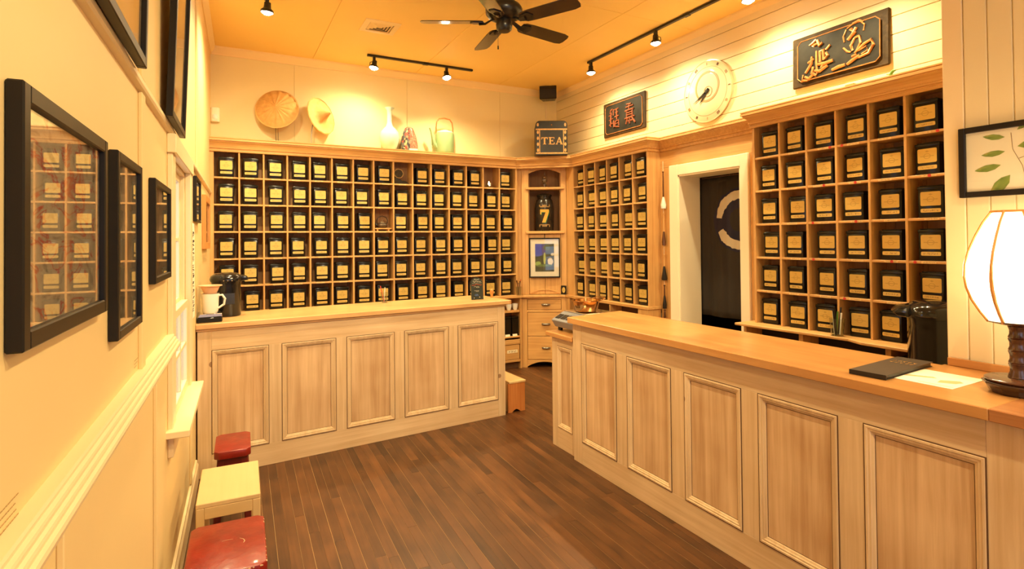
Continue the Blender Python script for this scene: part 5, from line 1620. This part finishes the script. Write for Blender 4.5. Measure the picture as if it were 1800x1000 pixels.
for args in ((-0.10, 0.245, 0.07, 0.010, 170), (-0.10, 0.185, 0.075, 0.010, 185), (-0.115, 0.13, 0.085, 0.012, 190), (-0.085, 0.085, 0.095, 0.018, 228), (-0.02, 0.235, 0.09, 0.014, 10), (-0.06, 0.20, 0.075, 0.013, 5),
             (0.0, 0.14, 0.12, 0.016, 2), (0.02, 0.185, 0.10, 0.014, 22), (-0.02, 0.215, 0.05, 0.014, -60), (-0.06, 0.268, 0.06, 0.008, 35), (0.10, 0.10, 0.09, 0.014, -20), (0.08, 0.22, 0.10, 0.014, 12)):
    leaf(*args)
MB().tube([(-0.03, yb_, 0.026), (-0.045, yb_, 0.12), (-0.075, yb_, 0.19), (-0.08, yb_, 0.26)], 0.0016, 5, flat=0.4).build('painted_twig', twig, bp2)
MB().tube([(-0.055, yb_, 0.15), (0.0, yb_, 0.17), (0.08, yb_, 0.20)], 0.0012, 5).build('painted_twig', twig, bp2)
MB().ball((-0.02, yb_, 0.095), (0.012, 0.0012, 0.010), 12, 6).build('painted_fruit', plain('fruit', (0.62, 0.34, 0.12), 0.6), bp2)

# ---- doorway: noren curtain, brush string, iron ornament
noren_m, n, b = nt('noren_cloth')
tc = N(n, 'ShaderNodeTexCoord')
sp_ = N(n, 'ShaderNodeSeparateXYZ')
n.links.new(tc.outputs['Object'], sp_.inputs[0])
nz = N(n, 'ShaderNodeTexNoise', iScale=25.0, iDetail=3.0)
n.links.new(tc.outputs['Object'], nz.inputs[0])
wob = mth(n, 'MULTIPLY_ADD', nz.outputs[0], 0.03, -0.015)
dx_ = mth(n, 'SUBTRACT', sp_.outputs[1], 3.655)
dz_ = mth(n, 'SUBTRACT', sp_.outputs[2], 1.825)
rr2 = mth(n, 'SQRT', mth(n, 'ADD', mth(n, 'MULTIPLY', dx_, dx_), mth(n, 'MULTIPLY', dz_, dz_)))
rr2 = mth(n, 'ADD', rr2, wob)
ring = mth(n, 'LESS_THAN', mth(n, 'ABSOLUTE', mth(n, 'SUBTRACT', rr2, 0.245)), 0.042)
ang = mth(n, 'ARCTAN2', dz_, dx_)
gap = mth(n, 'GREATER_THAN', mth(n, 'ABSOLUTE', mth(n, 'SUBTRACT', ang, -0.16)), 0.26)
mask = mth(n, 'MULTIPLY', ring, gap)
halo = mth(n, 'LESS_THAN', mth(n, 'ABSOLUTE', mth(n, 'SUBTRACT', rr2, 0.215)), 0.10)
base_c = mixc(n, mth(n, 'MULTIPLY', halo, 0.8), (0.022, 0.015, 0.010), (0.010, 0.008, 0.035))
n.links.new(mixc(n, mask, base_c, (0.55, 0.48, 0.36)), b.inputs['Base Color'])
b.inputs['Roughness'].default_value = 0.85
no = thing('noren_curtain', 'dark noren curtain with a pale brushed ring hanging in the doorway', 'curtain', (XR + 0.26, 0, 0))
for (ya, yb2) in ((3.50, 4.135), (3.39, 3.498)):
    vs, fs = [], []
    nx, nz_ = 26, 22
    for j in range(nz_ + 1):
        for i in range(nx + 1):
            y_ = ya + (yb2 - ya) * i / nx
            z_ = 0.86 + (2.262 - 0.86) * j / nz_
            f_ = 1 - j / nz_
            vs.append((0.02 * f_ * math.sin(y_ * 19 + j * 0.06) + 0.006 * math.sin(y_ * 50), y_, z_))
    for j in range(nz_):
        for i in range(nx):
            a = j * (nx + 1) + i
            fs.append((a, a + 1, a + nx + 2, a + nx + 1))
    o_ = MB().add(vs, fs).build('cloth_panel', noren_m, no, smooth=True)
    sm = o_.modifiers.new('thickness', 'SOLIDIFY')
    sm.thickness = 0.0015
MB().tube([(0.0, 3.385, 2.268), (0.0, 4.14, 2.268)], 0.008, 8).build('rod', 'darkwood', no)

bs = thing('brush_string', 'string of hanging calligraphy brushes beside the doorway', 'brushes', (4.09, 4.335, 0.86))
Z = lambda py: 2.417 - (py - 290) / 268.0 * 1.59 - 0.86
MB().tube([(0, 0, Z(283)), (0, 0, Z(560))], 0.002, 5).build('string', 'paper', bs)


def brush(p0, p1, p2, p3, w_, hairs, handle='darkwood'):
    hd = MB().tube([(0, 0, Z(p0)), (0, 0, Z(p1))], [0.006, 0.009], 8).lathe([(0, 0), (0.010, 0), (0.010, 0.012), (0, 0.014)], 10, (0, 0, Z(p0))).build('brush_handle', handle, bs, smooth=True)
    MB().lathe([(0, Z(p3)), (w_ * 0.9, Z(p3) + 0.004), (w_, Z(p2)), (0.010, Z(p1)), (0, Z(p1))], 14).build('brush_hair', hairs, hd, smooth=True)


brush(303, 346, 360, 367, 0.030, 'porcelain')
brush(377, 407, 425, 432, 0.022, 'darkwood', 'shelf_z')
brush(449, 468, 490, 493, 0.030, 'black', 'shelf_z')
brush(503, 520, 536, 543, 0.022, 'black')
brush(546, 549, 556, 559, 0.014, 'darkwood')

io = thing('iron_ornament', 'small black iron scroll ornament between doorway and right shelf', 'ornament', (4.108, 3.20, 1.55))
for (za, ya, r_) in ((0.24, 0.0, 0.03), (0.15, -0.012, 0.035), (0.06, 0.0, 0.028)):
    MB().tube([(0, ya + r_ * math.cos(t_ * 0.55) * (1 - t_ * 0.05), za + r_ * 1.3 * math.sin(t_ * 0.55) * (1 - t_ * 0.05)) for t_ in range(11)], 0.010, 6).build('scroll', 'black', io)
MB().tube([(0, 0.0, 0.30), (0, 0.01, 0.2), (0, -0.01, 0.1), (0, 0.0, 0.0)], 0.008, 6).build('stem', 'black', io)

# ================================================================== LEFT WALL PICTURES
def lpic(name, label, y0_, y1_, z0_, z1_, fw_, dep, art, tilt=0.0, frame='frameblack', mat_w=0.0, off=0.001):
    p = lw((y0_ + y1_) / 2, off, z0_)
    mt2 = Matrix.Rotation(LWROT, 3, 'Z') @ Matrix.Rotation(PI / 2, 3, 'Z') @ Matrix.Rotation(R(tilt), 3, 'X')
    return picture(name, label, y1_ - y0_, z1_ - z0_, p, mt2.to_euler(), fw_, dep, art, frame, mat_w)


artA = art_mat('ink_and_red_art', [(0.30, (0.10, 0.08, 0.06)), (0.38, (0.30, 0.24, 0.17)), (0.46, (0.50, 0.42, 0.30)), (0.56, (0.45, 0.37, 0.26)), (0.60, (0.45, 0.03, 0.02)), (0.64, (0.46, 0.38, 0.27)), (0.8, (0.12, 0.10, 0.08))], 2.2, 3.0, (1.0, 1.0, 1.6), 0.5, 3.1)
artB = art_mat('grey_ink_art', [(0.3, (0.10, 0.09, 0.08)), (0.5, (0.40, 0.34, 0.25)), (0.7, (0.22, 0.18, 0.13))], 2.5, 1.5, (1, 1, 1), 0.5, 7.7)
artC = art_mat('pale_landscape_art', [(0.3, (0.40, 0.26, 0.12)), (0.5, (0.62, 0.48, 0.28)), (0.7, (0.70, 0.58, 0.38))], 2.4, 2.0, (1, 1, 1), 0.5, 5.2)
lpic('framed_picture', 'largest eye-level black framed picture nearest the camera, left wall', 1.008, 1.545, 1.497, 1.884, 0.028, 0.022, artA)
lpic('framed_picture', 'tall narrow black framed picture, second along the left wall', 1.662, 2.025, 1.408, 1.884, 0.024, 0.022, artB)
lpic('framed_picture', 'small black framed picture beside the window casing', 2.312, 2.780, 1.505, 1.883, 0.024, 0.022, artB)
lpic('framed_picture', 'big black framed picture cut by the top edge, nearest the camera', 1.22, 1.935, 2.165, 3.0, 0.028, 0.026, artC, 1.2, off=0.021)
lpic('framed_picture', 'tall black framed picture high above the window', 2.60, 3.14, 2.165, 3.02, 0.030, 0.026, artC, 2.0, off=0.021)
lpic('framed_certificate', 'slim black framed certificate past the window', 4.22, 4.66, 1.795, 2.10, 0.018, 0.022, text_band_mat('certificate', (0.72, 0.68, 0.58), (0.2, 0.16, 0.12), cols=14, strength=0.4, zh=0.35, xh=0.36))
lpic('framed_picture', 'orange wood framed picture next to the back shelf', 5.10, 5.74, 1.60, 2.045, 0.055, 0.030, artB, frame='orangewood')
sc_ = thing('calligraphy_scroll', 'narrow white scroll with a column of dark characters past the window', 'scroll', lw(4.15, 0.003, 1.16), 0, rot=(0, 0, LWROT + PI / 2))
bx('sheet', (-0.13, -0.003, 0), (0.13, 0, 0.62), 'paper', sc_, 0)
rg = random.Random(4)
for i in range(10):
    for j in range(3):
        a, c_ = rg.uniform(-0.06, -0.01), rg.uniform(0.01, 0.06)
        zz = 0.05 + i * 0.054 + j * 0.013
        MB().tube([(a, -0.0035, zz), (c_, -0.0035, zz + rg.uniform(-0.01, 0.014))], 0.005, 5, flat=0.4).build('character_stroke', 'black', sc_)

cp_ = thing('wall_caption', 'faint lines of dark lettering on the left wall at the picture edge', 'lettering', lw(0.0, 0.001, 0), 0, rot=(0, 0, LWROT + PI / 2))
rg = random.Random(14)
faint = plain('faint_lettering', (0.42, 0.28, 0.12), 0.7)
for i in range(4):
    x_ = 0.965
    while x_ < 1.062 - 0.008 * (i % 3):
        L_ = rg.uniform(0.004, 0.010)
        bx('letter_row', (x_, -0.0006, 1.283 - i * 0.010), (x_ + L_, 0, 1.2844 - i * 0.010), faint, cp_, 0)
        x_ += L_ + 0.003
cp2 = thing('wall_caption', 'tiny dark caption on the wall beneath the second framed picture', 'lettering', lw(0.0, 0.001, 0), 0, rot=(0, 0, LWROT + PI / 2))
for i in range(3):
    bx('letter_row', (2.03, -0.0006, 1.290 - i * 0.010), (2.09 - 0.012 * i, 0, 1.2915 - i * 0.010), faint, cp2, 0)
wk = MB().box((-0.015, -0.03, 0), (0.015, 0.03, 0.012)).build('wood_block', 'shelf_y', bevel=0.001, loc=(3.905, 2.28, 2.7085))
tag(wk, 'small loose wooden block lying on the right cornice', 'block')

# ================================================================== STOOLS, TABLE, STEP
def stool(label, x0_, x1_, y0_, y1_, h, worn):
    t = thing('red_stool', label, 'stool', ((x0_ + x1_) / 2, (y0_ + y1_) / 2, 0), LWROT, 'red lacquered stools')
    w_, d_ = (x1_ - x0_) / 2, (y1_ - y0_) / 2
    c_ = 0.025
    MB().prism([(-w_ + c_, -d_), (w_ - c_, -d_), (w_, -d_ + c_), (w_, d_ - c_), (w_ - c_, d_), (-w_ + c_, d_), (-w_, d_ - c_), (-w_, -d_ + c_)], 'z', h - 0.045, h).build('seat', 'red', t, bevel=0.006, seg=2, smooth=True)
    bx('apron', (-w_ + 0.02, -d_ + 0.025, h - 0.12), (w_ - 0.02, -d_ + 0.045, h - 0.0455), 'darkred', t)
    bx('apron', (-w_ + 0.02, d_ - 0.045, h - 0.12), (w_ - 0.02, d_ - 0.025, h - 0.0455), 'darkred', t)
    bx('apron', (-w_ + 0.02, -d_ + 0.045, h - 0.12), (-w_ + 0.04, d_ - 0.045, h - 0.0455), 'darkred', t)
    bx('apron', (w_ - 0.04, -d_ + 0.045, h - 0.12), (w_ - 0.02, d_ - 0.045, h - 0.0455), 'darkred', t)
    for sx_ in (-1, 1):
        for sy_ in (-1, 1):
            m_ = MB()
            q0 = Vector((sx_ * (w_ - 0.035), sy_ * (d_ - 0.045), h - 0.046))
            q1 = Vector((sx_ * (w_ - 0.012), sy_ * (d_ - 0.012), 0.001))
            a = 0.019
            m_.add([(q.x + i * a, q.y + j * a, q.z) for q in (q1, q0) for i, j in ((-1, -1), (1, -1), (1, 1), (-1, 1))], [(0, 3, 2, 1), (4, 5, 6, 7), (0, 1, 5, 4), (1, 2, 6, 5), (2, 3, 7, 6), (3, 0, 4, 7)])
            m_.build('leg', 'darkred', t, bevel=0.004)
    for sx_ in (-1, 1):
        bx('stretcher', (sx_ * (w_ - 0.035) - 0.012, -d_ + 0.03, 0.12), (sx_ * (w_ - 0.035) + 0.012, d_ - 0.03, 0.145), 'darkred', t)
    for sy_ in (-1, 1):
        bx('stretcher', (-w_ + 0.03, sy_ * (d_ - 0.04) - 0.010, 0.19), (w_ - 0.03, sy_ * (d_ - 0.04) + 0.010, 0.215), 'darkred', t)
    if worn:
        rg2 = random.Random(8)
        for i in range(22):
            yy = -d_ + 0.03 + (2 * d_ - 0.06) * i / 22 + rg2.uniform(-0.005, 0.005)
            MB().ball((0, 0, 0), (rg2.uniform(0.0015, 0.004), rg2.uniform(0.004, 0.010), rg2.uniform(0.002, 0.005)), 7, 5).build('paint_chip', 'worn', t, loc=(w_ - 0.0035, yy, h - 0.004 - rg2.uniform(0, 0.004)))
        for i in range(9):
            MB().ball((0, 0, 0), (rg2.uniform(0.003, 0.010), rg2.uniform(0.002, 0.004), 0.003), 7, 5).build('paint_chip', 'worn', t, loc=(0.02 + rg2.uniform(0, w_ - 0.04), -d_ + 0.003, h - 0.005))
        MB().tube([(0.045, 0.03, h + 0.0002), (0.058, 0.018, h + 0.0002), (0.063, 0.0, h + 0.0002), (0.058, -0.012, h + 0.0002)], 0.0014, 5, flat=0.4).build('scratch', 'worn', t)
        MB().tube([(-0.02, 0.035, h + 0.0002), (0.0, 0.037, h + 0.0002), (0.02, 0.036, h + 0.0002)], 0.0012, 5, flat=0.4).build('scratch', 'worn', t)
    return t


stool('worn red lacquered stool nearest the camera by the left wall', -0.122, 0.158, 2.27, 2.69, 0.45, True)
stool('glossy red stool standing against the back counter', -0.036, 0.156, 3.575, 3.91, 0.45, False)
tb = thing('side_table', 'pale wood side table between the two red stools', 'table', (0.035, 3.135, 0), LWROT)
w_, d_, h = 0.135, 0.222, 0.45
bx('top', (-w_, -d_, h - 0.022), (w_, d_, h), 'beige_y', tb, 0.003)
bx('apron', (-w_ + 0.035, -d_, h - 0.075), (w_ - 0.035, -d_ + 0.02, h - 0.0222), 'beige_x', tb)
bx('apron', (-w_ + 0.035, d_ - 0.02, h - 0.075), (w_ - 0.035, d_, h - 0.0222), 'beige_x', tb)
bx('apron', (-w_, -d_ + 0.035, h - 0.075), (-w_ + 0.02, d_ - 0.035, h - 0.0222), 'beige_y', tb)
bx('apron', (w_ - 0.02, -d_ + 0.035, h - 0.075), (w_, d_ - 0.035, h - 0.0222), 'beige_y', tb)
for sx_ in (-1, 1):
    for sy_ in (-1, 1):
        bx('leg', (sx_ * w_, sy_ * d_, 0), (sx_ * (w_ - 0.035), sy_ * (d_ - 0.035), h - 0.0222), 'beige_z', tb, 0.003)
stp = thing('step_box', 'low wooden step box tucked beside the back counter', 'step', (2.395, 4.665, 0), R(2))
bx('top', (0.03, 0, 0.275), (0.215, 0.45, 0.295), 'beige_y', stp, 0.003)
MB().prism([(0.02, 0.0), (0.06, 0.0), (0.085, 0.02), (0.105, 0.028), (0.13, 0.02), (0.155, 0.0), (0.205, 0.0), (0.205, 0.2745), (0.02, 0.2745)], 'y', 0.004, 0.02).build('front_panel', 'stepside', stp)
bx('side_panel', (0.189, 0.0205, 0), (0.205, 0.43, 0.2745), 'beige_z', stp)
bx('side_panel', (0.03, 0.0205, 0), (0.046, 0.43, 0.2745), 'beige_z', stp)
bx('back_panel', (0.02, 0.4305, 0), (0.205, 0.445, 0.2745), 'stepside', stp)

# tidy: drop shared originals that were never used
for o in (SLAB, STK):
    if o.parent is None:
        bpy.data.objects.remove(o)
